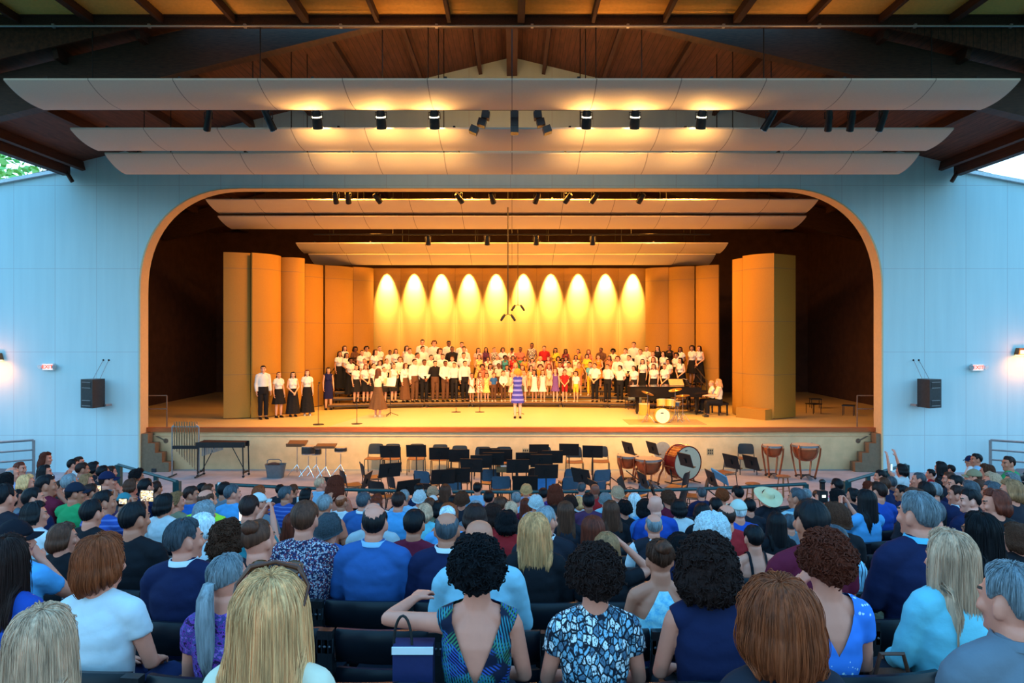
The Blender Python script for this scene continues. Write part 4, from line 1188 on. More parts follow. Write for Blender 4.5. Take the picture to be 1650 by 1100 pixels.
# ------------------------------------------------------------------ choir, soloists and risers
RISE = .20
def riser_Y(r, X): return 29.75 + .52 * (r - 1) - .024 * X * X
CHOIR = '''4 555 557 f L k l blouse white skirt black
4 572 558 f M k d tee brown longskirt black
4 590.5 557 f C k t blouse white longskirt black
4 611.5 557.5 f T d l blouse white longskirt black
4 628 564 m S k d shirt white trousers black
4 637.5 562 f L d l blouse white longskirt black
4 655 557 f X k l sleeveless white longskirt black
3 547 566 f L k t blouse white longskirt black
3 558 568.5 f L k t blouse white longskirt black
3 583 564 f P d l blouse white longskirt black
3 604.5 563 f L d l blouse white longskirt black
2 565 576 f C k d blouse white longskirt black
2 587 577.5 f T d l blouse white longskirt black
2 611.5 581 f L n l blouse white longskirt black
2 623 577.5 f T d l blouse white longskirt black
2 644.5 575 m W n l shirt white trousers black
1 574 588 f P d l blouse white skirt black
1 589 587 f X r l blouse white skirt black
1 601.5 585 f T d l blouse white skirt black
1 618.5 591 f T d l blouse white skirt black
1 634.5 586 f P n l sleeveless white skirt black
1 653 585 f L n l shirt white longskirt brown
4 680.5 547 m S k l shirt white trousers black
4 699.5 549 m W n l shirt white trousers black
4 723 549 m S k d shirt white trousers black
4 744 551 m S k l shirt white trousers black
3 660 561 m S d l shirt white trousers black
3 681 557.5 m S d l shirt white trousers black
3 708.5 561 m M n l shirt white trousers black
3 728.5 558 b Z k d shirt black trousers black
3 747.5 558 m S k l shirt white trousers black
2 672.5 568 m S k t shirt white trousers black
2 694.5 571.5 m S k l shirt white trousers black
2 713 570 m S d l shirt white trousers black
2 728.5 574 m S n l shirt white trousers black
2 747 568 m S k l tee white trousers black
1 668 578 m S d l shirt white trousers brown
1 683.5 579 m S k d shirt white trousers black
1 701 581 m S k l shirt black trousers brown
1 717.5 581 m S k d shirt white trousers brown
1 732 584 m S d l shirt white trousers black
1 749 581 m S k l shirt white trousers black
4 770.5 560.5 f L d l blouse rose longskirt brown
4 783 559.5 f L k t shift plum - -
4 796.5 559.5 f T k l shift bwprint - -
4 810 560 f O k t blouse white longskirt brown
4 825 560 f K k d blouse redwhite longskirt black
4 838.5 559 f T k d blouse coral longskirt sea
4 857 551.5 f U k d shift bwprint - -
4 877 557 m S k l tee red trousers black
3 772 571 f L d l sundress yfloral - -
3 786 575 f O k t sundress cream - -
3 801 572.5 f T n l tee white skirt brown
3 814 572 f C k d sundress teal - -
3 826.5 573 f O k t sundress red - -
3 845.5 575 f L n t sundress gold - -
3 857.5 577 f L k l sundress rose - -
3 870.5 574.5 f O y p sundress cream - -
2 777 586.5 c C k t sundress coral - -
2 790 586 c L k t sundress cream - -
2 803.5 585 c Z k d tee cream trousers brown
2 817 588 c L k t sundress white - -
2 830.5 584.5 c L y p sundress rose - -
2 842 588 c L n l sundress gold - -
2 855.5 588.5 c L k l sundress cream - -
2 870.5 586.5 c C n l tee gold shorts brown
1 760 601 c T d t sundress white - -
1 773 599.5 c L n l sundress redwhite - -
1 784 602 c O n l sundress yfloral - -
1 795.5 600 c S n l tee blue trousers brown
1 811 597 c S n p shirt white trousers brown
1 825 599.5 c T y p sundress cream - -
1 844 596 c T n l sundress rose - -
1 861 595.5 c L k t sundress white - -
1 874.5 596 c L n l sundress white - -
4 895 560.5 f X k t blouse yellow longskirt brown
4 911.5 562 f L k d sundress dkred - -
4 931.5 562 f P k t sundress gold - -
4 948.5 563 f L r l sundress coral - -
4 968.5 560 m Z k d tee brown trousers black
4 988 561 f A k d tee cream longskirt brown
3 884 574.5 f L r p sundress coral - -
3 899.5 574 f M k t sundress gold - -
3 906.5 577 f O k d sundress dkred - -
3 912 574.5 f L k t sundress white - -
3 928 572 f X k t sundress cream - -
3 946 570.5 f O d l tee yellow skirt brown
3 964.5 571.5 f T d l sundress orange - -
3 982 573 f X k t sundress coral - -
2 885 586 c L r l sundress white - -
2 902 583 c S k t tee white trousers brown
2 916.5 583 c S k t tee mint trousers brown
2 933 583.5 c S n l tee orange shorts coral
2 951 583 c S d l tee cyan trousers yellow
1 895 593 c L r p sundress violet - -
1 910 595 c S n l tee red shorts red
1 928 598 c O d l tee white shorts yellow
1 958.5 585 m S d l tee white trousers black
1 979 586.5 m S d l shirt white trousers black
4 1021.5 551 m S d l shirt white trousers black
4 1042 557.5 f T d l blouse white longskirt black
4 1060 557.5 f L k l jacket black longskirt black
4 1079 554.5 f U k d sundress black - -
4 1096.5 559 f L k d blouse white longskirt black
4 1115.5 556 f M k t blouse white skirt black
4 1127 557 f L d l sleeveless white longskirt black
3 1008 561 m S d l shirt white trousers black
3 1032 562.5 m S n l shirt white trousers black
3 1052 566 f T n l blouse white longskirt black
3 1069.5 566 f L k l blouse white longskirt black
3 1090 567.5 f C k t blouse white longskirt black
2 995.5 574 m W n l shirt white trousers black
2 1013.5 572 m S k l shirt white trousers black
2 1035.5 578.5 f X d l blouse white longskirt black
2 1053 575.5 f X r l blouse white longskirt black
2 1077 578.5 f O k t blouse white longskirt black
2 1096.5 576.5 f X k l sleeveless white longskirt black
1 999 589 m W d l tee white trousers black
1 1021.5 589.5 f O d l blouse white longskirt black
1 1053.5 586.5 f X n l blouse white longskirt black
1 1071 586 f T d l blouse white longskirt black'''
def face_to(X, Y, tx, ty): return math.atan2(-(tx - X), ty - Y)
def build_choir():
    rnd = random.Random(5); ppl = []
    for ln in CHOIR.split('\n'):
        r, x, y, sex, sty, hc, sk, top, tc, bot, bc = ln.split(); r = int(r); x = float(x); y = float(y)
        s = 42.0
        for _ in range(8): s = F / riser_Y(r, (x - HX) / s)
        X = (x - HX) / s; zf = SF + RISE * r; H = CZ - (y - HY) / s - zf
        ppl.append(dict(k=r, x=x, y=y, X=X, Y=F / s, zf=zf, H=H, sex=sex, sty=sty, hc=hc, skin=sk.upper(), top=top, topc=tc, bot=None if bot == '-' else bot, bc=bc, hero=dict(hat=(.02, .02, .03)) if sty == 'K' else None))
    used = {}
    for p in ppl: p['d'] = desc(p)
    rn = {1: 'the front choir row', 2: 'choir row two', 3: 'choir row three', 4: 'the top choir row'}
    label_all(ppl, 'singer', lambda k: rn[k])
    for i, p in enumerate(ppl):
        stdh = (1.80 if p['sex'] == 'c' else 1.735) + dict(U=.03, A=.05, C=.03, M=.02).get(p['sty'], .0)
        sc = min(max(p['H'] / stdh, .6), 1.12)
        rz = face_to(p['X'], p['Y'], .25 + p['X'] * .25, 24.5) + R(rnd.uniform(-8, 8))
        pose = 'stand_' + rnd.choice(('down', 'clasp', 'down', 'clasp', 'back'))
        shoe = (.012, .01, .01) if p['sex'] != 'c' else (.6, .55, .5)
        o = make_person((p['X'], p['Y'], p['zf']), rz, sc, p['sex'], pose, rnd.choice((0, 0, 20, -20)), p['sty'], p['hc'], p['skin'], p['top'], p['topc'], p['bot'], p['bc'], seed=rnd.randrange(2), hero=dict(p['hero'] or {}, shoe=shoe))
        tag(o, p['label'], 'person', 'choir on the risers')
    # soloists, conductor, pianists
    def solo(x, ytop, yfeet, sex, pose, turn, sty, hc, sk, top, tc, bot, bc, rz, label, hgt=None, hero=None):
        s = (yfeet - HY) / (CZ - SF); H = (CZ - (ytop - HY) / s) - SF
        o = make_person(((x - HX) / s, F / s, SF), rz, H / (1.31 if pose.startswith('sit') else 1.735), sex, pose, turn, sty, hc, sk.upper(), top, tc, bot, bc, hero=hero)
        return tag(o, label, 'person')
    A = R(180)
    solo(424, 589, 675, 'm', 'stand_down', 20, 'S', 'k', 'l', 'shirt', 'white', 'trousers', 'black', A + R(35), 'tall singer in white shirt and black trousers, leftmost of the four by the shell')
    solo(449, 599, 672.5, 'f', 'stand_down', 0, 'P', 'd', 'l', 'blouse', 'white', 'skirt', 'black', A + R(40), 'singer with braid, white top and black knee length skirt by the shell tower')
    solo(472, 599, 671, 'f', 'stand_clasp', 0, 'L', 'k', 'l', 'sleeveless', 'white', 'longskirt', 'black', A + R(30), 'long haired singer in white top and narrow long black skirt, third by the shell')
    solo(495, 596, 669, 'f', 'stand_down', 0, 'L', 'r', 'p', 'blouse', 'white', 'longskirt', 'black', A + R(20), 'auburn singer in white top and long black skirt, nearest the tall microphone stand', hero=dict(shoe=(.6, .55, .5)))
    solo(529, 592, 660, 'f', 'stand_down', 0, 'L', 'k', 'l', 'dress', 'navydress', None, None, A + R(25), 'woman in sleeveless navy dress standing at the left end of the risers')
    solo(609, 594, 672, 'f', 'stand_play', -20, 'X', 'n', 'l', 'blouse', 'cream', 'midiskirt', 'brown', R(-28), 'woman in long dark brown skirt seen from behind at the music stand', hero=dict(shoe=(.6, .5, .4)))
    solo(834, 596, 674, 'f', 'stand_play', 0, 'C', (.80, .30, .05), 'p', 'shift', 'bluebands', None, None, R(4), 'conductor in blue banded dress with ginger curls, back turned at stage centre', hero=dict(vo=.02))
    solo(1158, 611, 671.5, 'f', 'sit_piano', 0, 'G', 'y', 'p', 'sleeveless', 'cream', 'skirt' if False else 'trousers', 'black', R(90), 'blonde pianist in sleeveless cream top with both arms out to the keys')
    solo(1147, 613, 666, 'f', 'sit_piano', 20, 'T', 'y', 'p', 'blouse', 'white', 'trousers', 'black', R(90), 'second pianist on the bench, tied back blonde hair, behind the first')
    solo(1017, 614, 659, 'f', 'sit_lap', 0, 'O', 'd', 'l', 'sleeveless', 'cream', 'trousers', 'grey', R(-80), 'seated person in cream sleeveless top at the tail of the piano')
    # chair hidden behind the piano tail, for the seated person
    # risers
    units = 8; xs = np.linspace(-6.75, 7.05, units + 1)
    MT = plain('riser_deck_carpet', (.20, .12, .055), .8, var=.15); MF = plain('riser_dark_steel', (.03, .018, .012), .5)
    nm = ('leftmost choir riser unit, beside the navy dress', 'choir riser unit under the white bloused altos, second from its left end', 'choir riser unit under the young men, third from its left end', 'choir riser unit left of centre under the children',
          'choir riser unit behind the conductor', 'choir riser unit right of centre, under the boy all in red', 'choir riser unit just left of the grand piano tail', 'rightmost choir riser unit, hidden behind the grand piano')
    for u in range(units):
        x0, x1 = xs[u], xs[u + 1]; cx = (x0 + x1) / 2; root = empty('choir_riser', (cx, riser_Y(1, cx), SF), label=nm[u], cat='choir riser')
        for r in range(1, 5):
            z = RISE * r; d = MB(); f = MB(); g = .012
            def pt(x, off): return (x - cx, riser_Y(r, x) + off - riser_Y(1, cx))
            q = [pt(x0 + g, -.27), pt(x1 - g, -.27), pt(x1 - g, .26), pt(x0 + g, .26)]
            d.sheet(q, z - .035, z - .003); ob = d.obj('deck', MT, root)
            f.sheet([pt(x0 + g, -.265), pt(x1 - g, -.265), pt(x1 - g, -.24), pt(x0 + g, -.24)], z - .10, z - .036)
            f.obj('front_rail', MF, ob)
            for px_, po in ((x0 + .08, -.22), (x1 - .08, -.22)):
                l = MB(); a = pt(px_, po); l.box((a[0], a[1], (z - .04) / 2), (.035, .035, z - .04)); l.obj('leg', MF, ob)
    for X, lab, sx in ((-6.86, 'dark guard rail at the left end of the choir risers', -1), (7.12, 'dark guard rail at the right end of the choir risers', 1)):
        t = empty('guard_rail', (X, riser_Y(2, X), SF), label=lab, cat='railing')
        for i, dy in enumerate((-.7, 0.15, 1.0)):
            m = MB(); m.cyl((0, dy, 0), (0, dy, 1.1 + .25 * (dy + .7)), .022, seg=8); m.obj('post', MF, t)
        for h in (.45, .8, 1.08):
            m = MB(); m.tube([(0, -.7, h), (0, 1.0, h + .42)], .02, 8); m.obj('rail', MF, t)
build_choir()
# ------------------------------------------------------------------ stage and pit furniture
M_COPPER = plain('timpani_copper', (.42, .12, .05), .25, .7, var=.2, scale=5); M_SKINHEAD = plain('drum_head', (.50, .42, .30), .5, var=.05)
M_REDWOOD = plain('red_lacquer', (.22, .02, .015), .25, var=.25, scale=6); M_GOLDDRUM = plain('amber_lacquer', (.62, .33, .05), .25, .1, var=.15, scale=5)
M_CYM = plain('cymbal_bronze', (.70, .47, .14), .25, 1.0, var=.06); M_PIANO = plain('piano_black', (.012, .009, .008), .12, var=.1)
M_SEATWOOD = plain('chair_seat_ply', (.24, .10, .04), .45, var=.2, scale=7); M_STOOL = m_wood('stool_wood', (.24, .08, .03), (.40, .16, .07), (4, 4, 1), .45)
M_CHAIR = plain('chair_shell_black', (.014, .013, .015), .5); M_CHAIRBLUE = plain('chair_shell_blue', (.045, .10, .16), .5); M_CHAIRBROWN = plain('chair_shell_brown', (.10, .06, .04), .5)
M_STAND = plain('stand_black', (.010, .010, .011), .5); M_PAPER = plain('white_paper', (.75, .77, .78), .7, var=.04); M_BLUEPAPER = plain('blue_folder', (.05, .25, .62), .5)
M_TIN = plain('galvanised_tin', (.16, .18, .20), .5, .5)
def pit_chair(mat):
    t = empty('orchestra_chair')
    m = MB(); xs = np.linspace(-.23, .23, 9)
    m.rings([[(x, y, z + .01 * (x / .2) ** 2) for y, z in ((-.2, .455), (.0, .44), (.17, .452), (.215, .44), (.2, .425), (0, .418), (-.2, .43))] for x in xs]); m.obj('seat', M_SEATWOOD, t, auto=50)
    m = MB(); rows = []
    for z, w, y in ((.53, .19, -.22), (.56, .21, -.225), (.65, .215, -.24), (.76, .215, -.262), (.81, .20, -.275), (.83, .16, -.28)):
        fr = [(x, y - .045 * (1 - (x / .22) ** 2), z) for x in np.linspace(-w, w, 9)]; rows.append(fr + [(a, b + .016, c) for a, b, c in fr[::-1]])
    m.rings(rows); m.obj('backrest', mat, t, auto=60)
    for s in (-1, 1):
        m = MB(); m.tube([(s * .24, -.27, 0), (s * .235, -.20, .40), (s * .225, -.22, .5), (s * .215, -.262, .74)], .012, 8); m.obj('leg', M_BLACK, t)
        m = MB(); m.tube([(s * .235, .23, 0), (s * .23, .18, .42), (s * .232, -.2, .42)], .012, 8); m.obj('leg', M_BLACK, t)
    return t
def music_stand():
    t = empty('music_stand')
    m = MB(); m.cyl((0, 0, .03), (0, 0, 1.0), .014, seg=10); m.obj('pole', M_STAND, t)
    for a in (90, 210, 330):
        m = MB(); m.tube([(0, 0, .12), (.12 * math.cos(R(a)), .12 * math.sin(R(a)), .07), (.27 * math.cos(R(a)), .27 * math.sin(R(a)), .012)], .012, 6); m.obj('leg', M_STAND, t)
    d = MB(); d.box((0, 0, .16), (.50, .012, .33)); d.box((0, .035, 0.0), (.50, .07, .012)); d.box((0, -.015, .15), (.06, .03, .1)); o = d.obj('desk', M_STAND, t); o.location = (0, 0, .97); o.rotation_euler = (R(18), 0, 0)
    return t
def pit():
    ch = {c: pit_chair(m) for c, m in (('k', M_CHAIR), ('b', M_CHAIRBLUE), ('n', M_CHAIRBROWN))}; first = {c: True for c in ch}
    # column, row of the backrest top, colour, facing (0 = towards the stage, 180 = towards the audience)
    C = [(602.6, 714, 'k', 176, 'black orchestra chair against the stage wall, nearest the drums'), (631, 717, 'k', 180, 'black orchestra chair at the wall behind the first upright stand'), (670.5, 717, 'k', 180, 'black orchestra chair at the wall behind the second upright stand'), (708, 718, 'k', 180, 'black orchestra chair at the wall behind the third upright stand'), (740, 720, 'k', 180, 'black orchestra chair at the wall behind the fourth upright stand'),
         (778, 722, 'k', 180, 'black orchestra chair at the wall in the middle cluster of stands'), (812, 722, 'k', 180, 'black orchestra chair at the wall left of the square wall vent'), (876, 722, 'k', 180, 'black orchestra chair at the wall right of the square wall vent'),
         (926, 722, 'k', 180, 'black orchestra chair at the wall, third one left of the timpani'), (968, 721, 'k', 178, 'black orchestra chair at the wall, just left of the timpani'), (1204, 713, 'k', 172, 'black orchestra chair at the wall left of the small timpani pair'), (1166, 737, 'n', 120, 'brown orchestra chair right of the bass drum, turned to the left'),
         (569, 755, 'k', -62, 'dark orchestra chair in profile facing the pit centre, wooden seat showing'), (536, 764, 'k', -15, 'dark orchestra chair by the rail beside the long red-haired spectator'), (618, 771, 'k', -30, 'grey-blue orchestra chair tilted beside the profile chair'), (600, 744, 'k', -70, 'dark orchestra chair behind the wide tilted stand'), (646, 762, 'k', -60, 'dark orchestra chair with orange seat, behind the low tilted stand'),
         (688.6, 755, 'b', -25, 'blue backed orchestra chair, leftmost of the blue ones'), (690, 774, 'k', -20, 'grey-blue orchestra chair low behind a black-haired spectator'), (732, 765, 'b', -8, 'blue backed rounded orchestra chair beside the scissor legged stand'), (741, 750, 'k', -10, 'black orchestra chair beyond the rounded blue chair'), (791, 752, 'b', 0, 'blue backed orchestra chair left of the wooden table'), (806, 763, 'b', 5, 'teal orchestra chair in front of the wooden table'), (859, 750, 'k', 20, 'black orchestra chair right of the wooden table'), (845, 768, 'k', 15, 'black orchestra chair with orange seat above the rail centre'),
         (918, 751, 'b', 15, 'blue backed orchestra chair, farther of the close blue pair'), (913, 764, 'b', 20, 'blue backed orchestra chair, nearer of the close blue pair'), (963, 753, 'b', 20, 'blue backed orchestra chair in front of the left timpani'), (952, 772, 'b', 35, 'low blue orchestra chair half hidden by a bald spectator'), (1022, 771, 'b', 50, 'blue orchestra chair in front of the large timpani, facing left'), (1089, 758, 'k', 60, 'grey-blue orchestra chair in front of the bass drum'), (1120, 771, 'n', 80, 'brown orchestra chair seen edge on below the bass drum'), (1049, 788, 'n', 78, 'brown orchestra chair edge on near the rail'), (1082, 786, 'k', 60, 'black orchestra chair at the rail with a thin wooden seat')]
    for x, yt, c, rz, lab in C:
        s = max((yt - HY) / (CZ - .83), 55.6); o = ch[c] if first[c] else copy_tree(ch[c]); first[c] = False
        o.location = ((x - HX) / s, F / s, 0); o.rotation_euler = (0, 0, R(rz)); tag(o, lab, 'chair', 'orchestra chairs in the pit')
    S = [(629, 716, 0), (671, 715, 0), (708, 719, 2), (740, 722, 0), (789, 720, 0), (775, 731, 4), (760, 737, -5), (809, 722, 0), (795, 727, 2), (848, 727, 0), (868, 714, 2), (834, 738, 3), (890, 724, 0), (880, 746, 3), (872, 730, 0), (917, 713, -4), (955, 716, -6), (1015, 711, -50), (1054, 711, -52), (627, 744, 22), (587, 760, 62), (655, 771, 28), (713, 754, 12), (738, 752, 5), (939, 753, -35), (962, 772, -55), (1006, 768, -80), (1040, 760, -60), (1056, 775, -68), (1107, 729, -49), (1181, 731, -48), (1213, 733, -50), (1150, 757, -62), (846, 764, 0)]
    base = music_stand()
    PL = {0: 'in front of the first chair right of the drums', 17: 'tilted before the wall, above the left timpani', 18: 'tilted before the wall, above the large timpani', 29: 'slanted across the bass drum head', 30: 'slanted right of the bass drum', 31: 'with tall pole before the chair by the small timpani', 19: 'wide and tilted, beside the profile chair', 32: 'holding a blue and white folder', 35: 'folded sideways beside the rounded blue chair'}
    for i, (x, yt, rz) in enumerate(S):
        s = max((yt - HY) / (CZ - 1.29), 56.5); o = base if i == 0 else copy_tree(base); X = (x - HX) / s
        o.location = (X, F / s, 0); o.rotation_euler = (0, 0, R(rz * 1.35))
        if abs(rz) > 20: o.children[-1].rotation_euler = (R(54 if 46 < -rz < 54 else 44), 0, 0)
        o.scale = (1, 1, 1)
        if i in PL: lab = 'black music stand ' + PL[i]
        else:
            c = min(C, key=lambda q: abs(q[0] - x) + abs(q[1] - yt) * 1.0); d = c[4].replace('orchestra ', '').split(',')[0]
            lab = 'black music stand nearest the ' + d
            k = sum(1 for q in SEENL if q.startswith(lab)); 
            if k: lab = 'black music stand, %s nearest to the ' % ORD[k] + d
            SEENL.append('black music stand nearest the ' + d)
        tag(o, ' '.join(lab.split()[:16]), 'music stand', 'music stands in the pit')
    return base
SEENL = []
STAND = pit()
def floor_at(x, yb, z=0.): s = (yb - HY) / (CZ - z); return Vector(((x - HX) / s, F / s, z)), s
def sheet_on(name, mat, x, y, s, dims, rot, label, cat):
    m = MB(); m.box((0, 0, 0), dims); o = m.obj(name, mat, label=label, cat=cat); o.location = P(x, y, s); o.rotation_euler = rot; return o
sheet_on('music_folder', M_BLUEPAPER, 879, 778, 73, (.45, .02, .32), (R(20), 0, R(8)), 'bright blue folder standing in front of the stands at pit centre', 'folder')
sheet_on('music_folder', plain('blue_score', (.12, .35, .55), .5), 1160, 768, 76, (.40, .025, .30), (R(40), R(20), R(-50)), 'blue and white score leaning on the stand below the bass drum', 'folder')
def table():
    p, s = floor_at(817, 778); t = empty('conductor_table', p, label='brown wooden table with white papers at the pit centre', cat='table'); t.location.y = F / 68; t.location.x = (817 - HX) / 68; t.location.z = 0
    m = MB(); m.box((0, 0, .88), (.50, .45, .12)); m.obj('table_top', m_wood('table_wood', (.16, .08, .03), (.28, .15, .06), (1, 4, 4), .5), t)
    for sx in (-1, 1):
        for sy in (-1, 1):
            m = MB(); m.box((sx * .22, sy * .18, .41), (.04, .04, .82)); m.obj('leg', M_BLACK, t)
    for i, (dx, rz) in enumerate(((-.08, 10), (.13, -14))):
        o = sheet_on('paper', M_PAPER, 817, 752, 62, (.14, .1, .012), (0, 0, R(rz)), ('white paper on the brown table, %s one' % ('left', 'right')[i]), 'paper'); o.location = (t.location.x + dx, t.location.y - .1, .947)
table()
def timpani(x, yb, yt, wpx, lab, rz=0):
    p, s = floor_at(x, yb); rad = wpx / s / 2; H = (yb - yt) / s; t = empty('timpani', p, R(rz), label=lab, cat='timpani', group='timpani in the pit')
    m = MB(); m.lathe([(.04, H - rad * 1.32), (rad * .50, H - rad * 1.24), (rad * .80, H - rad * .98), (rad * .95, H - rad * .55), (rad * .97, H - .06), (rad * .95, H - .05)], seg=32); m.obj('bowl', M_COPPER, t, auto=60)
    m = MB(); m.lathe([(rad * .96, H - .07), (rad * 1.03, H - .07), (rad * 1.03, H - .02), (rad * .97, H - .015)], seg=32); m.obj('rim', M_STEEL, t, auto=40)
    m = MB(); m.lathe([(rad * .98, H - .022), (rad * .98, H - .014)], seg=32); m.obj('drum_head', M_SKINHEAD, t)
    for a in range(4):
        q = R(45 + 90 * a); c, d = math.cos(q), math.sin(q)
        m = MB(); m.tube([(rad * 1.06 * c, rad * 1.06 * d, H - .02), (rad * 1.17 * c, rad * 1.17 * d, H - .08), (rad * 1.12 * c, rad * 1.12 * d, H - .28), (rad * .88 * c, rad * .88 * d, .28), (rad * .72 * c, rad * .72 * d, .05)], .027, 8); m.obj('strut', M_COPPER if a < 9 else M_STEEL, t)
        m = MB(); m.tube([(rad * .72 * c, rad * .72 * d, .06), (0, 0, .09)], .022, 8); m.obj('foot_bar', M_BLACK, t)
        m = MB(); m.lathe([(.035, -.012), (.035, .012)], (rad * .76 * c, rad * .76 * d, .036), 12, rot=(R(90), 0, q)); m.obj('caster', M_BLACK, t)
        m = MB(); m.box((rad * 1.08 * c, rad * 1.08 * d, H - .03), (.02, .02, .06)); m.obj('tuning_lug', M_CHROME, t)
    m = MB(); m.box((0, -rad * .75, .06), (.1, .22, .03), (R(18), 0, 0)); m.obj('pedal', M_STEEL, t)
timpani(1012, 775, 732, 35, 'left copper timpani of the pair left of the bass drum'); timpani(1045, 780, 737, 42, 'larger copper timpani in front of the bass drum', 20)
timpani(1245, 768, 716, 31, 'smaller copper timpani at the wall right of the black chair'); timpani(1298, 770, 715, 42, 'wide copper timpani at the wall, nearest the right pit steps')
def bass_drum():
    p, s = floor_at(1100, 779); t = empty('bass_drum', p, R(27), label='large red concert bass drum with cream head on its cradle', cat='drum')
    r = .445; zc = .585; w = .42; rot = (R(90), 0, 0)
    m = MB(); m.lathe([(r, -w / 2), (r, w / 2)], (0, 0, zc), 40, rot=rot, caps=False); m.obj('shell', M_REDWOOD, t, auto=40)
    for y, nm in ((-w / 2 - .004, 'drum_head'), (w / 2 + .004, 'drum_head')):
        m = MB(); m.lathe([(r * .97, -.004), (r * .97, .004)], (0, y, zc), 40, rot=rot); hd = m.obj(nm, M_SKINHEAD, t)
        if y < 0:
            b = MB(); b.ball((-.06, y - .006, zc + .34), (.05, .003, .014), 12); b.obj('maker_mark', M_BLACK, hd)
    for y in (-w / 2 + .01, w / 2 - .01):
        m = MB(); m.lathe([(r * 1.0, -.025), (r * 1.045, -.025), (r * 1.045, .025), (r * 1.0, .025)], (0, y, zc), 40, rot=rot, caps=False); m.obj('hoop', M_REDWOOD, t, auto=40)
    for i in range(10):
        a = R(36 * i + 10); m = MB(); m.cyl((r * 1.07 * math.cos(a), -w / 2, zc + r * 1.07 * math.sin(a)), (r * 1.07 * math.cos(a), w / 2, zc + r * 1.07 * math.sin(a)), .007, seg=6); m.obj('tension_rod', M_CHROME, t)
    for s_ in (-1, 1):
        m = MB(); m.tube([(s_ * .42, 0, .42), (s_ * .36, 0, .15), (s_ * .40, 0, .02)], .02, 8); m.tube([(s_ * .38, -.28, .04), (s_ * .38, .28, .04)], .018, 8); m.obj('cradle_leg', M_BLACK, t)
    m = MB(); m.tube([(-.38, 0, .10), (.38, 0, .10)], .02, 8); m.obj('cradle_bar', M_BLACK, t)
bass_drum()
def concert_tom():
    p, s = floor_at(1070, 768); t = empty('concert_tom', p, label='silver and brown drum tilted behind the red bass drum', cat='drum')
    rot = (R(62), 0, R(-30)); m = MB(); m.lathe([(.24, -.2), (.24, .2)], (0, 0, .68), 28, rot=rot, caps=False); m.obj('shell', M_COPPER, t, auto=40)
    e = np.array(Euler(rot).to_matrix()) @ np.array((0, 0, .2)); m = MB(); m.lathe([(.25, -.02), (.25, .02)], (e[0], e[1], .68 + e[2]), 28, rot=rot); m.obj('drum_head', plain('silver_head', (.30, .29, .26), .4), t)
    for a in (30, 150, 270):
        m = MB(); m.tube([(0, 0, .45), (.3 * math.cos(R(a)), .3 * math.sin(R(a)), .015)], .014, 6); m.obj('leg', M_CHROME, t)
concert_tom()
def stool(x, yb, yt, lab):
    p, s = floor_at(x, yb); H = (yb - yt) / s; t = empty('stool', p, .4, label=lab, cat='stool')
    m = MB(); m.lathe([(.15, H - .035), (.17, H - .025), (.17, H - .008), (.155, H)], seg=28); m.obj('seat', M_STOOL, t, auto=50)
    for a in range(4):
        q = R(45 + 90 * a); m = MB(); m.tube([(.10 * math.cos(q), .10 * math.sin(q), H - .03), (.17 * math.cos(q), .17 * math.sin(q), 0)], .016, 8); m.obj('leg', M_STOOL, t)
    for h in (.22, .34):
        for a in range(2):
            q = R(45 + 180 * a + (90 if h > .3 else 0)); r_ = .17 - .07 * h / H; q2 = q + R(90)
            m = MB(); m.cyl((r_ * math.cos(q), r_ * math.sin(q), h), (r_ * math.cos(q2), r_ * math.sin(q2), h), .009, seg=6); m.obj('rung', M_STOOL, t)
stool(1262, 804, 766, 'wooden stool with four dark legs standing alone beyond the rail'); stool(1213, 818, 778, 'wooden stool with orange seat behind the rail, above the sun hat')
# ---- percussion along the stage wall, left
def chimes():
    p, s = floor_at(299, 768); t = empty('tubular_bells', p, label='tall frame of tubular bells hanging at the left end of the stage wall', cat='chimes')
    for sx in (-1, 1):
        m = MB(); m.tube([(sx * .38, 0, .04), (sx * .38, 0, 1.42), (sx * .30, 0, 1.48)], .02, 8); m.obj('post', M_STEEL, t); m = MB(); m.tube([(sx * .38, -.28, .03), (sx * .38, .28, .03)], .022, 8); m.obj('foot', M_BLACK, t)
    m = MB(); m.cyl((-.36, 0, 1.42), (.36, 0, 1.42), .018, seg=8); m.obj('top_bar', M_STEEL, t)
    m = MB(); m.box((0, 0, .84), (.72, .08, .09)); m.obj('damper_box', M_BLACK, t)
    for i in range(18):
        x = -.31 + i * .0365; L = .62 + .036 * i if True else 0
        m = MB(); m.cyl((x, -.02 + .06 * (i % 2), 1.56), (x, -.02 + .06 * (i % 2), 1.56 - L - .16), .014, seg=8); m.obj('bell_tube', plain('bell_brass', (.55, .42, .25), .25, .9), t)
chimes()
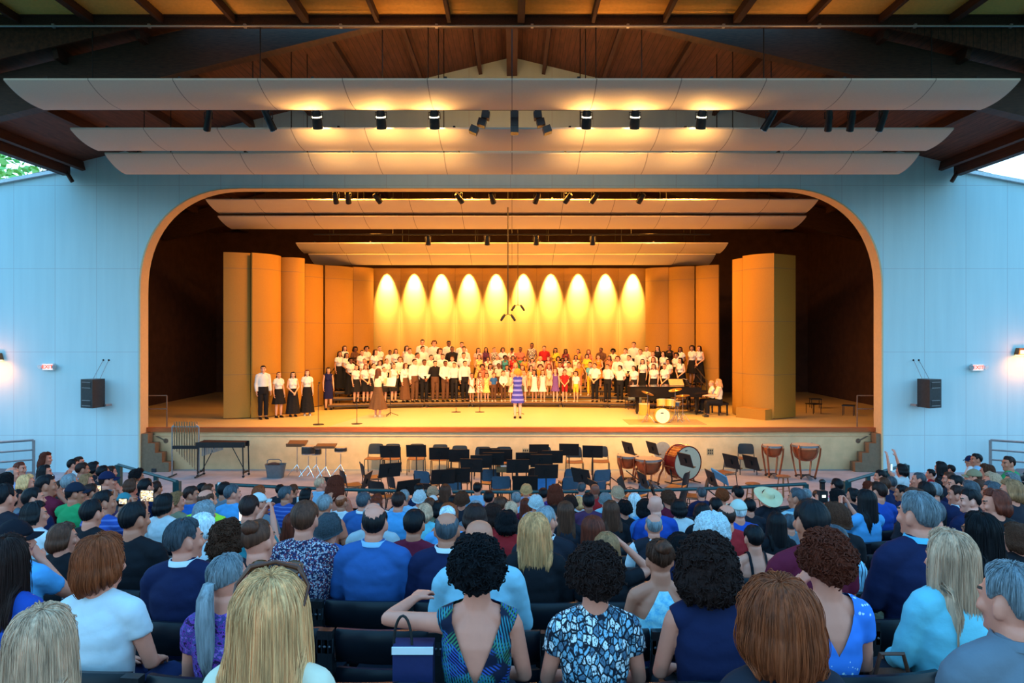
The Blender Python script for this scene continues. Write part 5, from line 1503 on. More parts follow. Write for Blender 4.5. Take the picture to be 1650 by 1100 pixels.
def marimba():
    p, s = floor_at(360, 767); t = empty('marimba', p, R(-3), label='long marimba with dark bars on a wheeled frame at the stage wall', cat='marimba')
    m = MB()
    for i in range(30):
        w = .30 - .005 * i; x = -.62 + i * .043; m.box((x, 0, .985), (.038, w * 1.3, .02))
    m.obj('tone_bars', plain('rosewood_bars', (.035, .012, .01), .35), t)
    for y in (-.22, .22):
        m = MB(); m.box((0, y * .9, .92), (1.38, .04, .15), (0, 0, R(-4 if y > 0 else 4))); m.obj('rail', M_BLACK, t)
    for i in range(14):
        m = MB(); x = -.58 + i * .045; m.cyl((x, -.08, .92), (x, -.08, .92 - (.34 - i * .014)), .016, seg=8); m.obj('resonator_tube', M_STEEL, t)
    for sx in (-1, 1):
        for sy in (-.2, .2):
            m = MB(); m.tube([(sx * .64, sy, .92), (sx * .66, sy, .08)], .02, 8); m.obj('leg', M_BLACK, t); m = MB(); m.lathe([(.035, -.015), (.035, .015)], (sx * .66, sy, .036), 12, rot=(R(90), 0, 0)); m.obj('caster', M_BLACK, t)
        m = MB(); m.tube([(sx * .64, 0, .12), (sx * .22, 0, .90)], .012, 6); m.obj('brace', M_BLACK, t); m = MB(); m.box((sx * .655, 0, .14), (.04, .4, .05)); m.obj('end_bar', M_BLACK, t)
marimba()
def tub():
    p, s = floor_at(444, 760.5); t = empty('tin_tub', p, label='grey tin tub standing on the pit floor beside the marimba', cat='tub'); t.location.y = 21.9; t.location.x = (444 - HX) / (F / 21.9)
    m = MB(); n = 28
    def ring(rx, ry, z): return [(rx * math.copysign(abs(math.cos(a)) ** .6, math.cos(a)), ry * math.copysign(abs(math.sin(a)) ** .6, math.sin(a)), z) for a in (2 * math.pi * j / n for j in range(n))]
    m.rings([ring(.22, .15, 0), ring(.25, .17, .2), ring(.285, .2, .38), ring(.295, .21, .385), ring(.26, .18, .37), ring(.23, .15, .05)]); m.obj('body', M_TIN, t, auto=50)
    m = MB(); m.tube([(-.27, .1, .36), (-.27, .13, .46), (-.2, .14, .49), (.05, .14, .49), (.12, .13, .45), (.14, .1, .38)], .014, 8); m.obj('handle', M_TIN, t)
    m = MB(); m.ball((-.05, 0, .36), (.17, .12, .07), 14); m.obj('contents', plain('dark_cloth', (.05, .03, .03), .9), t)
tub()
def stand_drum(x, yb, yt, w, h, lab, shell, tilt=0, flat=False, name='tom_drum'):
    p, s = floor_at(x, yb); H = (yb - yt) / s; t = empty(name, p, label=lab, cat='drum' if not flat else 'table'); r = w / s / 2
    if flat:
        m = MB(); m.box((0, 0, H - .04), (w / s, .38, .03), (R(tilt), 0, 0)); m.box((0, -.19, H - .05), (w / s, .02, .07), (R(tilt), 0, 0)); m.obj('tray', plain('tray_wood', (.16, .07, .03), .6), t)
    else:
        hh = h / s; m = MB(); m.lathe([(r, H - hh), (r, H - .01)], (0, 0, 0), 24); m.obj('shell', shell, t, auto=40)
        m = MB(); m.lathe([(r * .97, H - .012), (r * .97, H - .004)], seg=24); m.obj('drum_head', M_SKINHEAD, t)
        for z in (H - .02, H - hh + .01):
            m = MB(); m.lathe([(r * 1.0, z - .012), (r * 1.04, z - .012), (r * 1.04, z + .012), (r, z + .012)], seg=24, caps=False); m.obj('hoop', M_CHROME, t)
    m = MB(); m.cyl((0, 0, .1), (0, 0, H - .06 - (0 if flat else h / s)), .013, seg=8); m.obj('pole', M_CHROME, t)
    for a in (80, 200, 320):
        m = MB(); m.tube([(0, 0, .32), (.26 * math.cos(R(a)), .26 * math.sin(R(a)), .012)], .011, 6); m.obj('leg', M_CHROME, t)
stand_drum(479, 766, 712, 30, 4, 'tilted wooden trap tray on a thin stand, leftmost of the percussion', None, 18, True, 'trap_tray'); stand_drum(497, 768, 718, 22, 13, 'black shelled tom on a stand beside the wooden trap tray', M_BLACKP)
stand_drum(510, 766, 721, 16, 11, 'smaller black tom between two trap trays', M_BLACKP); stand_drum(525, 770, 716, 32, 4, 'second wooden trap tray, with black stand, right of the small tom', None, 10, True, 'trap_tray'); stand_drum(549, 766, 720, 20, 7, 'snare drum with pale head alone on a chrome stand', M_BLACKP, name='snare_drum')
# ---- on the stage: piano, drum kit, stands
def piano():
    s = 47.0; X0 = (1140 - HX) / s; Y0 = F / s; t = empty('grand_piano', (X0, Y0, SF), label='black grand piano with its keyboard towards the two pianists', cat='piano')
    # keyboard at x=0, tail towards -x, straight spine towards the audience
    out = [(.0, 0), (.0, 1.48), (-.75, 1.48), (-1.15, 1.40), (-1.5, 1.18), (-1.8, 1.02), (-2.2, .95), (-2.5, .84), (-2.66, .6), (-2.68, .3), (-2.66, 0)]
    m = MB(); m.sheet([(x - .22 if x > -.1 else x, y) for x, y in out], .62, .95); m.obj('case', M_PIANO, t)
    m = MB(); m.sheet([(x - (.62 if x > -.1 else 0), y - .01) for x, y in out], .955, .985); m.obj('lid', M_PIANO, t)
    m = MB(); m.box((-.13, .74, .66), (.34, 1.40, .06)); m.obj('key_bed', M_PIANO, t)
    m = MB(); m.box((-.06, .74, .705), (.15, 1.24, .03)); kb = m.obj('white_keys', plain('ivory_keys', (.75, .72, .65), .3), t)
    m = MB()
    for i in range(52):
        if i % 7 not in (2, 6): m.box((-.09, .14 + i * .0238, .725), (.09, .011, .014))
    m.obj('black_keys', M_BLACK, kb)
    for y in (.02, 1.46):
        m = MB(); m.box((-.14, y, .76), (.32, .05, .2)); m.obj('arm', M_PIANO, t)
    m = MB(); m.box((-.55, .74, 1.09), (.03, .75, .24), (0, R(-28), 0)); m.obj('music_desk', M_PIANO, t)
    for x, y in ((-.35, .12), (-.35, 1.34), (-2.35, .42)):
        m = MB(); m.box((x, y, .36), (.11, .11, .56), taper=1.3); m.ball((x, y, .05), (.04, .04, .05), 10); m.obj('leg', M_PIANO, t)
    m = MB(); m.box((-.45, .74, .36), (.04, .2, .5)); m.box((-.40, .74, .10), (.14, .26, .05)); m.obj('pedal_lyre', M_PIANO, t)
    b = empty('piano_bench', (X0 + .52, Y0 - .05 + .45, SF), label='black piano bench under the two pianists', cat='bench')
    m = MB(); m.box((0, 0, .40), (.36, 1.0, .07)); m.obj('seat', M_PIANO, b)
    for sx in (-1, 1):
        for sy in (-1, 1):
            m = MB(); m.box((sx * .14, sy * .44, .185), (.05, .05, .37)); m.obj('leg', M_PIANO, b)
    bx = MB(); bx.box((0, 0, 0), (.50, .34, .03), (R(35), 0, 0)); o = bx.obj('music_book', plain('tan_score_cover', (.45, .30, .14), .6), label='open tan music book on the piano lid by the desk', cat='book'); o.location = (X0 - .95, Y0 + .6, SF + 1.09)
    # stool for the seated person at the tail
    q = empty('folding_chair', ((1017 - HX) / 43.5, F / 43.5, SF), R(-80), label='black chair under the seated person at the piano tail', cat='chair')
    m = MB(); m.box((0, 0, .34), (.4, .4, .03)); m.obj('seat', M_BLACK, q)
    for sx in (-1, 1):
        for sy in (-1, 1):
            m = MB(); m.cyl((sx * .17, sy * .17, 0), (sx * .17, sy * .17, .33), .012, seg=6); m.obj('leg', M_BLACK, q)
piano()
def kit():
    s = 51.3; t = empty('drum_kit', ((1066 - HX) / s, F / s, SF), label='amber lacquered drum kit in front of the grand piano', cat='drum kit')
    rot = (R(90), 0, 0)
    m = MB(); m.lathe([(.235, -.19), (.235, .19)], (0, 0, .24), 32, rot=rot, caps=False); bd = m.obj('bass_drum', M_GOLDDRUM, t, auto=40)
    m = MB(); m.lathe([(.225, -.004), (.225, .004)], (0, -.19, .24), 32, rot=rot); m.obj('front_head', plain('white_bass_head', (.80, .72, .55), .4), bd)
    m = MB(); m.ball((-.02, -.197, .33), (.055, .003, .016), 12); m.obj('maker_mark', M_BLACK, bd)
    m = MB(); m.lathe([(.235, -.02), (.25, -.02), (.25, .02), (.235, .02)], (0, -.18, .24), 32, rot=rot, caps=False); m.obj('hoop', M_GOLDDRUM, bd)
    def drum(nm, x, y, z, r, h, tilt=(0, 0, 0), mat=M_GOLDDRUM):
        m = MB(); m.lathe([(r, -h / 2), (r, h / 2)], (x, y, z), 24, rot=tilt, caps=False); o = m.obj(nm, mat, t, auto=40)
        e = np.array(Euler(tilt).to_matrix()) @ np.array((0, 0, h / 2)); m = MB(); m.lathe([(r * 1.03, -.012), (r * 1.03, .008)], (x + e[0], y + e[1], z + e[2]), 24, rot=tilt); m.obj('drum_head', M_SKINHEAD, o)
        for a in range(3):
            m = MB(); q = R(120 * a + 40); m.cyl((x + r * 1.02 * math.cos(q), y + r * 1.02 * math.sin(q), z - .05), (x + r * 1.05 * math.cos(q), y + r * 1.05 * math.sin(q), .0 if nm != 'rack_tom' else z - .1), .008, seg=6); m.obj('drum_leg', M_CHROME, o)
    drum('floor_tom', -.50, .25, .40, .17, .36); drum('rack_tom', .02, .1, .62, .15, .22, (R(-14), 0, 0)); drum('rack_tom', .30, .12, .60, .16, .22, (R(-14), R(8), 0)); drum('snare_drum', .50, .3, .58, .17, .13, mat=M_CHROME)
    for x, y, z, r, tl in ((-.42, .1, .93, .2, (R(10), R(18), 0)), (.46, .15, 1.03, .21, (R(8), R(-12), 0)), (.72, .25, .84, .22, (R(4), R(-5), 0)), (.60, .5, .70, .16, (0, 0, 0))):
        m = MB(); m.lathe([(.006, .022), (.035, .018), (.05, .006), (r, -.004), (r, -.007), (.05, .002)], (x, y, z), 28, rot=tl); c = m.obj('cymbal', M_CYM, t, auto=60)
        m = MB(); m.cyl((x, y, .05), (x, y, z + .04), .012, seg=8); m.obj('stand', M_CHROME, t)
        for a in (90, 210, 330):
            m = MB(); m.tube([(x, y, .28), (x + .24 * math.cos(R(a)), y + .24 * math.sin(R(a)), .012)], .010, 6); m.obj('stand_leg', M_CHROME, t)
    m = MB(); m.lathe([(.15, .46), (.17, .48), (.17, .52), (.1, .54)], (.25, .75, 0), 20); m.obj('throne', M_BLACK, t)
    m = MB(); m.box((.1, .2, .006), (2.4, 1.4, .012)); m.obj('drum_rug', plain('drum_rug', (.38, .26, .13), .95), label='flat tan rug under the drum kit', cat='rug').location = t.location
kit()
def mic_stand(x, yb, yt, lab, boom=0):
    p, s = floor_at(x, yb, SF); H = (yb - yt) / s; t = empty('microphone_stand', p, label=lab, cat='microphone stand')
    m = MB(); m.lathe([(.17, .0), (.17, .018), (.03, .035)], seg=24); m.obj('base', M_BLACK, t); m = MB(); m.cyl((0, 0, .02), (0, 0, H - .1), .011, seg=8); m.obj('pole', M_BLACK, t)
    m = MB(); m.tube([(0, 0, H - .12), (0, .09, H - .06)], [.016, .012], 8); m.ball((0, .12, H - .035), (.03, .035, .03), 12); m.obj('microphone', M_BLACK, t)
mic_stand(513, 684, 615, 'tall black microphone stand left, before the four standing singers'); mic_stand(575, 683, 640, 'black microphone stand left of the woman in the long brown skirt'); mic_stand(735, 664, 612, 'black microphone stand before the young men in white shirts'); mic_stand(773, 664, 606, 'black microphone stand before the youngest children')
o = copy_tree(STAND, label='black music stand with white sheets on stage beside the brown skirted woman', group='x'); del o['group']; p, s = floor_at(629, 670, SF); o.location = p; o.rotation_euler = (0, 0, R(160))
o = sheet_on('sheet_music', M_PAPER, 630, 622, s, (.44, .012, .30), (R(-20), 0, R(-20)), 'white sheet music on the stage stand beside the brown skirted woman', 'paper'); o.location = p + Vector((.0, -.07, 1.16))
o = copy_tree(STAND, label='low music stand at the feet of the conductor', group='x'); del o['group']; p, s = floor_at(836, 671, SF); o.location = p + Vector((0, .6, -.0)); o.rotation_euler = (0, 0, R(180)); o.scale = (.8, .8, .8)
# ------------------------------------------------------------------ fixtures on walls, battens and rails
M_GLOW = emit('lamp_glow', (1, .82, .5), 6.0)
def batten(y, z, half, lab):
    t = empty('lighting_batten', (0, y, z), label=lab, cat='lighting bar')
    m = MB(); m.cyl((-half, 0, 0), (half, 0, 0), .03, seg=10); m.obj('pipe', M_BLACK, t)
    for x in np.linspace(-half * .9, half * .9, 7):
        m = MB(); m.cyl((x, 0, .02), (x, 0, roofz(x) - z - .45), .012, seg=6); m.obj('cable', M_CABLE, t)
batten(16.7, 8.90, 9.3, 'long black lighting bar between the first two ceiling reflectors'); batten(23.75, 8.42, 8.5, 'black lighting bar just inside the top of the arch'); batten(27.4, 7.55, 7.0, 'dim black lighting bar deep over the stage')
def can(x, y, z, L, r, aim, lab, glow=False, tiltx=0, name='stage_light'):
    t = empty(name, (x, y, z), label=lab, cat='stage light'); d = (Vector(aim) - Vector((x, y, z - .2))).normalized(); a = Vector((0, 0, -.18)) - d * L / 2; b = a + d * L
    m = MB(); m.tube([a, a + d * L * .12, a + d * L * .6, b], [r * .62, r * .85, r, r * 1.05], 16); m.obj('housing', M_BLACK, t, auto=50)
    m = MB(); m.tube([b + d * .002, b + d * .012], [r * .92, r * .92], 16); m.obj('lens', emit('lens_warm', (1, .7, .35), 1.2) if glow else M_CHROME, t)
    m = MB(); m.tube([(-r * 1.15, 0, -.18), (-r * 1.15, 0, -.03), (r * 1.15, 0, -.03), (r * 1.15, 0, -.18)], .012, 6); m.box((0, 0, 0), (.05, .07, .07)); m.obj('yoke', M_BLACK, t)
    if glow:
        m = MB(); m.tube([a - d * .01, a - d * .05], [r * .3, r * .22], 10); m.obj('lamp_cap', M_GLOW, t)
        q = (a + b) / 2; m = MB(); m.tube([a + d * L * .34, a + d * L * .40], [r * .97, r * 1.0], 16); m.obj('vent_ring', M_GLOW, t)
    return t
for i, px in enumerate((511, 614, 700, 945, 1023, 1130)):
    X = (px - HX) / 74.8; can(X, 16.7, 8.86, .40, .105, (X, 17.9, 6.2), 'glowing black house downlight, %s of six from the left' % ORD[i], True)
    lamp('downlight', 'SPOT', (X, 16.95, 8.78), 260, (1, .55, .15), (X, 18.0, 8.0), spot=80, blend=1, rad=.05)
for px in (511, 614, 700, 945, 1023, 1130):  # added bare spots warming the reflectors, standing for light leaking from the cans
    X = (px - HX) / 74.8; lamp('reflector_fill', 'SPOT', (X, 16.42, 8.36), 125, (1, .50, .14), (X, 15.3, 8.86), spot=125, blend=1, rad=.05); lamp('reflector_fill', 'SPOT', (X, 16.80, 7.95), 75, (1, .50, .14), (X, 17.4, 8.6), spot=125, blend=1, rad=.05); lamp('reflector_fill', 'SPOT', (X, 18.3, 7.55), 34, (1, .50, .14), (X, 18.9, 8.3), spot=130, blend=1, rad=.05)
for px, tx, lab in ((336, -1.2, 'black spotlight farthest left on the front lighting bar'), (433, 1.2, 'black spotlight on the front bar, angled right, left of the glowing downlights'), (1240, -1.6, 'black spotlight on the front bar just right of the glowing downlights'), (1335, .5, 'black spotlight on the front bar, hanging almost straight'), (1372, .2, 'black spotlight with looped cable on the front bar'), (1422, -.4, 'black spotlight farthest right on the front lighting bar')):
    X = (px - HX) / 74.8; can(X, 16.7, 8.86, .50, .075, (X + tx, 18.6, 5.5), lab)
def array(px, tilt, lab):
    t = empty('line_array_speaker', ((px - HX) / 74.8, 16.72, 8.86), label=lab, cat='loudspeaker')
    for i in range(3):
        m = MB(); m.box((-tilt * .03 * (i + .3) * (i + .5), 0, -.10 - i * .155), (.17, .26, .148), (0, R(tilt * (6 + 5 * i)), 0)); m.obj('cabinet', M_BLACKP, t)
    m = MB(); m.box((0, 0, -.01), (.12, .12, .05)); m.obj('bracket', M_BLACK, t)
array(783, 1.5, 'curved black line array speaker left of the hanging microphone cable'); array(866, -1.2, 'curved black line array speaker right of the hanging microphone cable'); array(829, 0, 'straight black speaker hanging at the middle of the front bar')
for i, (px, tx) in enumerate(((541, 0), (561, 0), (608, 1.6), (740, 1.8), (793, .8), (865, -1.0), (915, -1.8), (958, -1.8), (1033, -1.4))):
    X = (px - HX) / 52.6; can(X, 23.75, 8.38, .34, .085, (X + tx, 25.6, 6.0), 'black stage light on the bar inside the arch, %s from the left' % ORD[i])
for i, px in enumerate((690, 785, 864, 955)):
    X = (px - HX) / 45.6; can(X, 27.4, 7.52, .32, .09, (X, 28.0, 5), 'dim stage light on the deep bar over the stage, %s from the left' % ORD[i])
def hung_mic(px, ytop, ymic, s, lab, thick):
    X = (px - HX) / s; z = CZ - (ymic - HY) / s; t = empty('hanging_microphones', (X, F / s, z), label=lab, cat='microphone')
    m = MB(); m.cyl((0, 0, 0), (0, 0, roofz(X) + .02 - z), thick, seg=8); m.obj('cable', M_CABLE, t)
    for sx in (-1, 1):
        m = MB(); m.tube([(0, 0, 0), (sx * .10, 0, -.04)], .012, 6); m.obj('arm', M_BLACK, t)
        m = MB(); m.tube([(sx * .10, -.02, -.01), (sx * .14, -.04, -.07), (sx * .2, -.06, -.16)], [.03, .045, .04], 12); m.ball((sx * .215, -.065, -.185), (.042, .042, .042), 12); m.obj('microphone', M_BLACK, t)
hung_mic(818.5, -200, 506, 50, 'near pair of black microphones hanging on a thick cable', .018); hung_mic(834.5, 300, 491, 45, 'far pair of microphones hanging on a thin cable before the scallops', .009)
def wall_speaker(px0, px1, sx, lab):
    s = 56.5; X = ((px0 + px1) / 2 - HX) / s; z0 = CZ - (657 - HY) / s; z1 = CZ - (611 - HY) / s; t = empty('wall_speaker', (X, PY - .42, z0), label=lab, cat='loudspeaker'); H = z1 - z0; t.rotation_euler = (0, 0, R(sx * 24))
    m = MB(); m.sheet([(-.24, -.22), (.24, -.22), (.17, .24), (-.17, .24)], 0, H); m.obj('cabinet', M_BLACKP, t)
    for zc, h in ((H * .80, .16), (H * .17, .15)):
        m = MB(); m.box((0, -.221, zc), (.36, .01, h)); g = m.obj('horn', M_BLACK, t)
        for dz in (-h / 2, h / 2):
            m = MB(); m.box((0, -.23, zc + dz), (.34, .02, .014)); m.obj('trim_bar', M_STEEL, g)
    m = MB(); m.box((sx * -.20, .32, .05), (.06, .20, .06)); m.obj('bracket', M_STEEL, t)
    for dx in (-.14, .14):
        m = MB(); m.tube([(dx, .1, H), (dx * .8 + sx * .0, .40, H + .52)], .008, 6); m.obj('safety_cable', M_STEEL, t); m = MB(); m.ball((dx * .8, .41, H + .53), (.03, .03, .03), 8); m.obj('eye_bolt', M_BLACK, t)
wall_speaker(128, 162, -1, 'black loudspeaker on the pale wall left of the arch'); wall_speaker(1486, 1518, 1, 'black loudspeaker on the pale wall right of the arch')
def exit_sign(px, py, sx, lab):
    t = empty('exit_sign', ((px - HX) / 55.3, PY - .06, CZ - (py - HY) / 55.3), label=lab, cat='exit sign')
    m = MB(); m.box((0, 0, 0), (.33, .09, .20)); m.obj('housing', plain('sign_white', (.82, .80, .78), .4), t)
    m = MB(); m.box((0, -.047, 0), (.29, .004, .16)); m.obj('face', emit('exit_face', (1, .72, .66), .8), t)
    c = bpy.data.curves.new('exit_text', 'FONT'); c.body = 'EXIT'; c.size = .15; c.align_x = 'CENTER'; c.align_y = 'CENTER'; c.extrude = .003; c.offset = .003
    o = bpy.data.objects.new('tmp', c); COL.objects.link(o); me = bpy.data.meshes.new_from_object(o.evaluated_get(bpy.context.evaluated_depsgraph_get())); bpy.data.objects.remove(o)
    me.materials.clear(); me.materials.append(emit('exit_red', (1, .06, .02), 2.0)); me.name = 'lettering'; l = link('lettering', me, t); l.location = (0, -.052, 0); l.rotation_euler = (R(90), 0, 0)
    for q in (-1, 1):
        m = MB(); m.tube([(q * .19, -.02, .03), (q * .22, -.10, .0)], [.055, .065], 14); m.obj('lamp_head', plain('lamp_head_grey', (.45, .47, .48), .4) if q == sx else plain('sign_white', (.8, .8, .8)), t)
exit_sign(76, 591, 1, 'lit red exit sign on the wall left of the arch'); exit_sign(1577, 592, -1, 'lit red exit sign on the wall right of the arch')
def sconce(X, z, lab):
    t = empty('wall_lamp', (X, PY - .02, z), label=lab, cat='wall lamp')
    m = MB(); m.box((0, -.10, 0), (.30, .22, .2), taper=.75); m.obj('housing', plain('bronze_lamp', (.20, .09, .03), .4, .5), t)
    m = MB(); m.box((0, -.11, -.105), (.24, .18, .02)); m.box((0, -.215, -.02), (.2, .012, .1)); m.obj('lens', emit('sconce_glow', (1, .62, .18), 9), t)
    lamp('wall_lamp_light', 'SPOT', (X, PY - .45, z - .10), 75, (1, .27, .03), (X, PY - .0, z - 1.3), spot=150, blend=1, rad=.08); lamp('wall_lamp_spill', 'POINT', (X, PY - .5, z - .05), 16, (1, .22, .02), rad=.08)
sconce((1646 - HX) / 55.3, CZ - (566 - HY) / 55.3, 'glowing bronze wall lamp at the far right of the pale wall'); sconce((-6 - HX) / 55.3, CZ - (574 - HY) / 55.3, 'glowing bronze wall lamp at the far left edge of the wall')
# ---- railings
def rail(name, pts, h, mat, lab, mids=(), r=.03, square=False, post_r=None, every=1):
    p0 = Vector(pts[0]); t = empty(name, p0, label=lab, cat='railing')
    L = [Vector(p) - p0 for p in pts]
    for i, zz in enumerate((h,) + tuple(mids)):
        m = MB(); m.tube([p + Vector((0, 0, zz)) for p in L], r if i == 0 else r * .75, 8); m.obj('top_rail' if i == 0 else 'mid_rail', mat, t)
    for i, p in enumerate(L):
        if i % every == 0 or i == len(L) - 1:
            m = MB(); e = i in (0, len(L) - 1); w = (post_r or r) * (2.6 if e else 1.6)
            m.box((p.x, p.y, p.z + h / 2), (w, w, h)) if square else m.cyl((p.x, p.y, p.z), (p.x, p.y, p.z + h), w / 2, seg=8)
            m.obj('post', mat, t)
xs = np.linspace(-6.0, 6.0, 9)
rail('pit_railing', [(x, 15.05 + .022 * x * x, 0) for x in xs], 1.0, M_GREENRAIL, 'long low green pipe railing between the audience and the orchestra pit', (), .035, True)
for sx, lab in ((-1, 'short green railing at the left of the pit with square end post'), (1, 'short green railing at the right of the pit with square end post')):
    rail('aisle_railing', [(sx * (6.95 + .75 * i), 16.1 + .68 * i, 0) for i in range(4)], 1.0, M_GREENRAIL, lab, (.5,), .035, True, .05)
for sx, lab in ((-1, 'grey three bar pipe railing against the left wall'), (1, 'grey three bar pipe railing against the right wall')):
    X = sx * 13.75; rail('ramp_railing', [(X, 22.3, .0), (X + sx * 1.0, 21.6, .0), (X + sx * 2.2, 20.8, 0)], 1.0, M_STEEL, lab, (.72, .44), .032)
    X = sx * (593 / 53.4 if sx > 0 else 593 / 53.4)
for sx, lab in ((-1, 'thin brown handrail at the left end of the stage front'), (1, 'thin brown handrail at the right end of the stage front')):
    X = sx * 10.35; t = empty('stage_handrail', (X, F / 54 + .12, SF), label=lab, cat='railing'); mb_ = plain('bronze_pipe', (.20, .12, .08), .4, .5)
    for dx, z0 in ((-sx * .0, -.45), (sx * .62, 0.0)):
        m = MB(); m.cyl((dx, 0, z0), (dx, 0, .95), .02, seg=8); m.obj('post', mb_, t)
    for h in (.95, .55):
        m = MB(); m.cyl((0, 0, h), (sx * .75, 0, h), .02, seg=8); m.obj('rail', mb_, t)
    m = MB(); m.tube([(0, -.08, -.40), (sx * .7, -.08, -.02)], .02, 8); m.obj('stair_rail', mb_, t)
    m = MB(); m.lathe([(.075, -.012), (.075, .012)], (0, -.06, -.40), 16, rot=(R(90), 0, 0)); m.obj('flange', mb_, t)
for px, lab in ((851 - 4, 'small square vent in the stage front at the centre'), (1145, 'small square vent in the stage front right of the bass drum')):
    t = empty('wall_vent', ((px - HX) / 54, F / 54 + .045, CZ - (728 - HY) / 54), label=lab, cat='vent'); m = MB(); m.box((0, 0, 0), (.20, .02, .20)); m.obj('frame', plain('vent_paint', (.40, .30, .18), .6), t)
    m = MB()
    for i in range(3):
        for j in range(2): m.box((-.055 + i * .055, -.012, -.04 + j * .08), (.035, .01, .055))
    m.obj('grille', M_BLACK, t)
# ---- things dimly seen in the wings
def dim_chairs():
    for i, (px, s, rz) in enumerate(((1322, 47, 200), (1350, 46, 170), (1380, 48, 150))):
        c = copy_tree([o for o in bpy.data.objects if o.get('category') == 'chair'][0], label=('dim chair in the dark right wing, %s from the shell tower' % ORD[i]), group='chairs in the right wing'); c.location = ((px - HX) / s, F / s + (2.0 if i == 1 else .6), SF); c.rotation_euler = (0, 0, R(rz))
dim_chairs()
# ---- trees behind the left wall
def tree(x, y, h, seed, lab):
    rnd = random.Random(seed); t = empty('tree', (x, y, -.6), label=lab, cat='tree', group='trees beyond the left wall')
    m = MB(); m.tube([(0, 0, 0), (.1, 0, h * .4), (-.1, .1, h * .85)], [.3, .22, .06], 10); m.obj('trunk', plain('bark', (.10, .07, .05), .9), t)
    V = []; Fc = []
    for _ in range(3600):
        u = rnd.random() * 2 * math.pi; z = rnd.random(); rad = (1 - abs(z - .45) * 1.35) * h * .42 * math.sqrt(rnd.random()) * (1 + .25 * math.sin(3 * u + seed)); c = Vector((rad * math.cos(u), rad * math.sin(u), h * (.30 + .72 * z)))
        a = Vector((rnd.gauss(0, 1), rnd.gauss(0, 1), rnd.gauss(0, .6))).normalized(); b = a.cross(Vector((rnd.gauss(0, 1), rnd.gauss(0, 1), rnd.gauss(0, 1)))).normalized(); L = .16 + .12 * rnd.random(); i = len(V)
        V += [c - a * L, c + b * L * .45, c + a * L, c - b * L * .45]; Fc.append((i, i + 1, i + 2, i + 3))
    m = MB(); m.add(V, Fc); m.obj('crown', LEAF, t)
k = NT('leaves', .5); k.base(k.ramp(k.noise(k.coords(), 1.4, 2), [(.3, (.16, .55, .14)), (.7, (.60, .85, .25))])); LEAF = k.m
tree(-21.5, 31, 13, 1, 'tall bright green tree seen over the sloping left wall'); tree(-25.5, 34, 12, 2, 'broad green tree left of the tallest one, over the wall'); tree(-30, 30, 11, 3, 'green tree at the far left edge, over the wall')
# ---- phones and small things held by the audience
def held(px, py, w, h, name, lab, cat, screen=None, own=None, depth=.012, dy=.02):
    who = min(PEOPLE, key=lambda p: math.hypot(p['x'] - own[0], p['y'] - own[1])); s = F / (who['Y'] + .36 * who['sc']) ; z = CZ - (py - HY) / s
    t = empty(name, ((px - HX) / s, who['Y'] + .36 * who['sc'] + dy, z), label=lab, cat=cat); t.rotation_euler = (0, 0, math.atan2(t.location.x, 25) * .6)
    m = MB(); m.box((0, 0, 0), (w / s, depth, h / s)); m.obj('case', M_BLACKP, t)
    if screen: m = MB(); m.box((0, -depth / 2 - .001, 0), (w / s * .92, .002, h / s * .9)); m.obj('screen', screen, t)
    return t
def m_screen(nm, st=1.5):
    k = NT(nm); c = k.ramp(k.noise(k.coords((2, 1, 7)), 9, 3), [(.38, (.02, .02, .04)), (.48, (1, .72, .3)), (.56, (.9, .9, .85)), (.64, (.05, .05, .09))]); k.base((0, 0, 0)); k.ln(c, k.b.inputs['Emission Color']); k.b.inputs['Emission Strength'].default_value = st; return k.m
MS = m_screen('phone_screen')
held(158, 787, 9, 10, 'smartphone', 'lit phone held up left of the dark-capped spectator', 'phone', MS, (141, 783)); held(197, 808, 14, 9, 'smartphone', 'lit phone held sideways right of the blue striped spectator', 'phone', MS, (169, 796)); held(236, 799, 23, 19, 'tablet', 'lit tablet held up among the spectators at left', 'tablet', MS, (199, 797))
held(390, 829, 12, 22, 'smartphone', 'bright white phone screen above the curly brown-haired spectator', 'phone', emit('white_screen', (1, .93, .78), 1.6), (395, 804)); held(711, 804, 9, 12, 'smartphone', 'bright phone held up at the crowd centre', 'phone', emit('white_screen2', (.85, .95, .8), 1.4), (717, 783)); held(247, 758, 7, 6, 'camera', 'small camera held high on a raised arm at left', 'camera', None, (251, 779), .03)
held(83, 768, 5, 6, 'smartphone', 'small phone before the long black haired spectator near the left wall', 'phone', emit('white_screen3', (.8, .9, 1), 1.0), (71, 752)); held(1365, 815, 8, 10, 'smartphone', 'phone held by the spectator with long black hair and blue tee', 'phone', M_STEEL, (1395, 794))
held(1455, 757, 9, 7, 'camera', 'camera held up by a white-shirted spectator at the right railing', 'camera', M_BLACK, (1455, 750), .04)
c_ = held(1326, 800, 14, 18, 'camera', 'black camera with a flash and lit screen held up right of the sun hat', 'camera', None, (1349, 790), .08)
m = MB(); m.box((0, -.045, .01), (.05, .004, .035)); m.obj('screen', emit('white_screen4', (1, .95, .75), 1.3), c_); m = MB(); m.box((0, 0, .14), (.05, .05, .1)); m.ball((0, 0, .2), (.045, .045, .03), 12); m.obj('flash', M_BLACK, c_); m = MB(); m.lathe([(.05, 0), (.055, .12)], (0, .05, 0), 16, rot=(R(-90), 0, 0)); m.obj('lens', M_BLACK, c_)
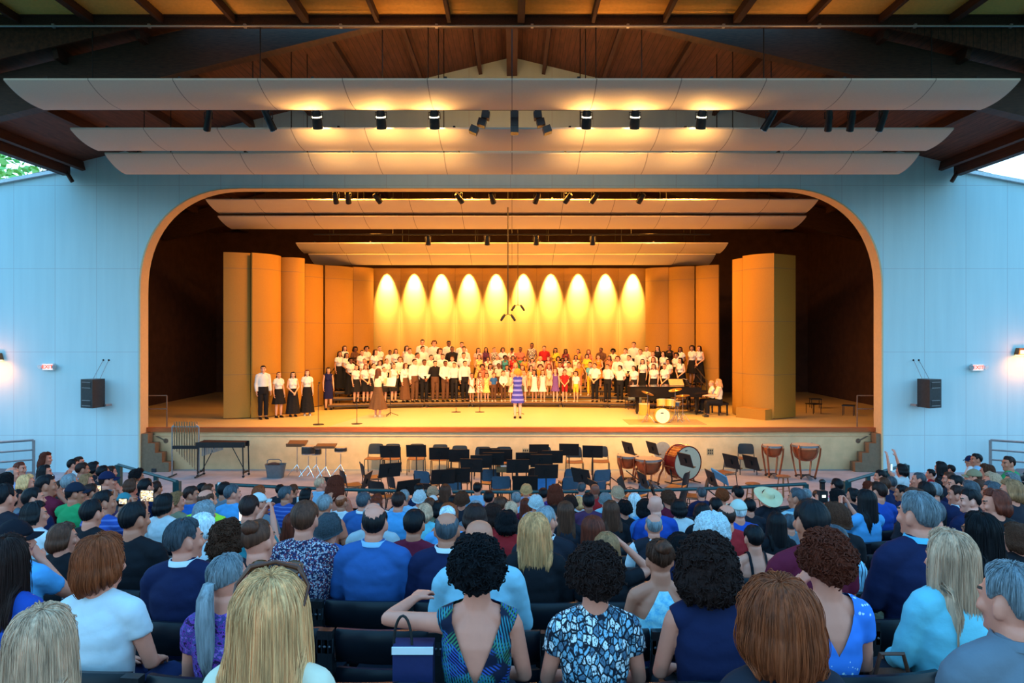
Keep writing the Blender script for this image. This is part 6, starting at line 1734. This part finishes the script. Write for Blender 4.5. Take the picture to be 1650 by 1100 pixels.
held(1437, 753, 4, 12, 'smartphone', 'phone held upright at the right end of the green railing', 'phone', emit('white_screen5', (.7, .85, 1), .9), (1420, 760)); held(357, 781, 16, 8, 'program_sheet', 'white paper held over a black haired head at left', 'paper', M_PAPER, (357, 780), .004); held(483, 807, 12, 14, 'program_sheet', 'white paper held beside a black bob in front of the rail', 'paper', M_PAPER, (497, 790), .004); held(948, 839, 12, 10, 'program_sheet', 'pale blue paper above the long auburn hair', 'paper', M_PAPER, (962, 838), .004)
# sunglasses pushed up on the nearest blonde, with her as the wearer
def sunglasses():
    p = [q for q in PEOPLE if (q['x'], q['y']) == (432, 952)][0]; o = p['obj']; J = skel(p['sex'], p['pose']); m = MB(); ho = Vector((0, J['heady'], J['headz']))
    m.tube([ho + Vector(q) for q in ((-.115, -.03, .16), (-.118, .01, .21), (-.08, .035, .262), (0, .045, .276), (.08, .035, .262), (.118, .01, .21), (.115, -.03, .16))], [.004, .006, .010, .006, .010, .006, .004], 8); g = m.obj('sunglasses', plain('tortoise_frame', (.10, .03, .015), .2), o)
    for s in (-1, 1):
        b = MB(); b.ball(ho + Vector((s * .055, .048, .257)), (.036, .010, .028), 14, rot=(-.9, 0, 0)); b.obj('lens', plain('amber_lens', (.10, .035, .012), .1), g)
sunglasses()
def bags():
    p = [q for q in PEOPLE if (q['x'], q['y']) == (767, 880)][0]; t = empty('tote_bag', (p['X'] - .265, p['Y'] - .02, row_floor(p['k']) + .54), label='navy tote bag with white trim hanging beside the palm print woman', cat='bag')
    m = MB(); m.sheet([(-.085, -.05), (.085, -.05), (.085, .05), (-.085, .05)], 0, .34); m.obj('body', plain('navy_canvas', (.012, .018, .09), .8, bump=.3), t); m = MB(); m.box((0, -.054, .325), (.175, .01, .03)); m.obj('trim', M_PAPER, t)
    m = MB(); m.tube([(-.045 + .04 * math.cos(q), -.03 + .02 * q / 3.1, .33 + .13 * math.sin(q)) for q in np.linspace(3.14, 0, 13)], .006, 8); m.obj('strap', M_CABLE, t)
    p = [q for q in PEOPLE if (q['x'], q['y']) == (1530, 871)][0]; t = empty('handbag', (p['X'] - .30, p['Y'] - .08, row_floor(p['k']) + .43), label='brown leather handbag with gold clasps beside the turquoise jacket', cat='bag')
    m = MB(); m.sheet([(-.10, -.09), (.10, -.09), (.08, .09), (-.08, .09)], 0, .26); m.obj('body', plain('brown_leather', (.10, .035, .02), .35, bump=.2), t)
    for x in (-.05, .05): m = MB(); m.ball((x, -.095, .15), (.014, .008, .03), 8); m.obj('clasp', M_CYM, t)
    m = MB(); m.tube([(-.08, 0, .25), (-.05, 0, .36), (.05, 0, .36), (.08, 0, .25)], .01, 8); m.obj('strap', plain('brown_leather', (.1, .03, .02)), t)
bags()
def cap_letters():
    p = [q for q in PEOPLE if (q['x'], q['y']) == (30, 846)][0]; cap = [c for c in p['obj'].children if c.name.startswith('cap')][0]; m = MB(); rnd = random.Random(4)
    for i in range(9):
        az = R(180 - 30 + i * 7.0 + 24); q = head_dir_point(az, R(74), .0205); m.box(q, (.009, .009, .010 + .006 * rnd.random()), (0, 0, -az))
    m.obj('lettering', plain('yellow_thread', (.75, .62, .03), .6), cap)
cap_letters()
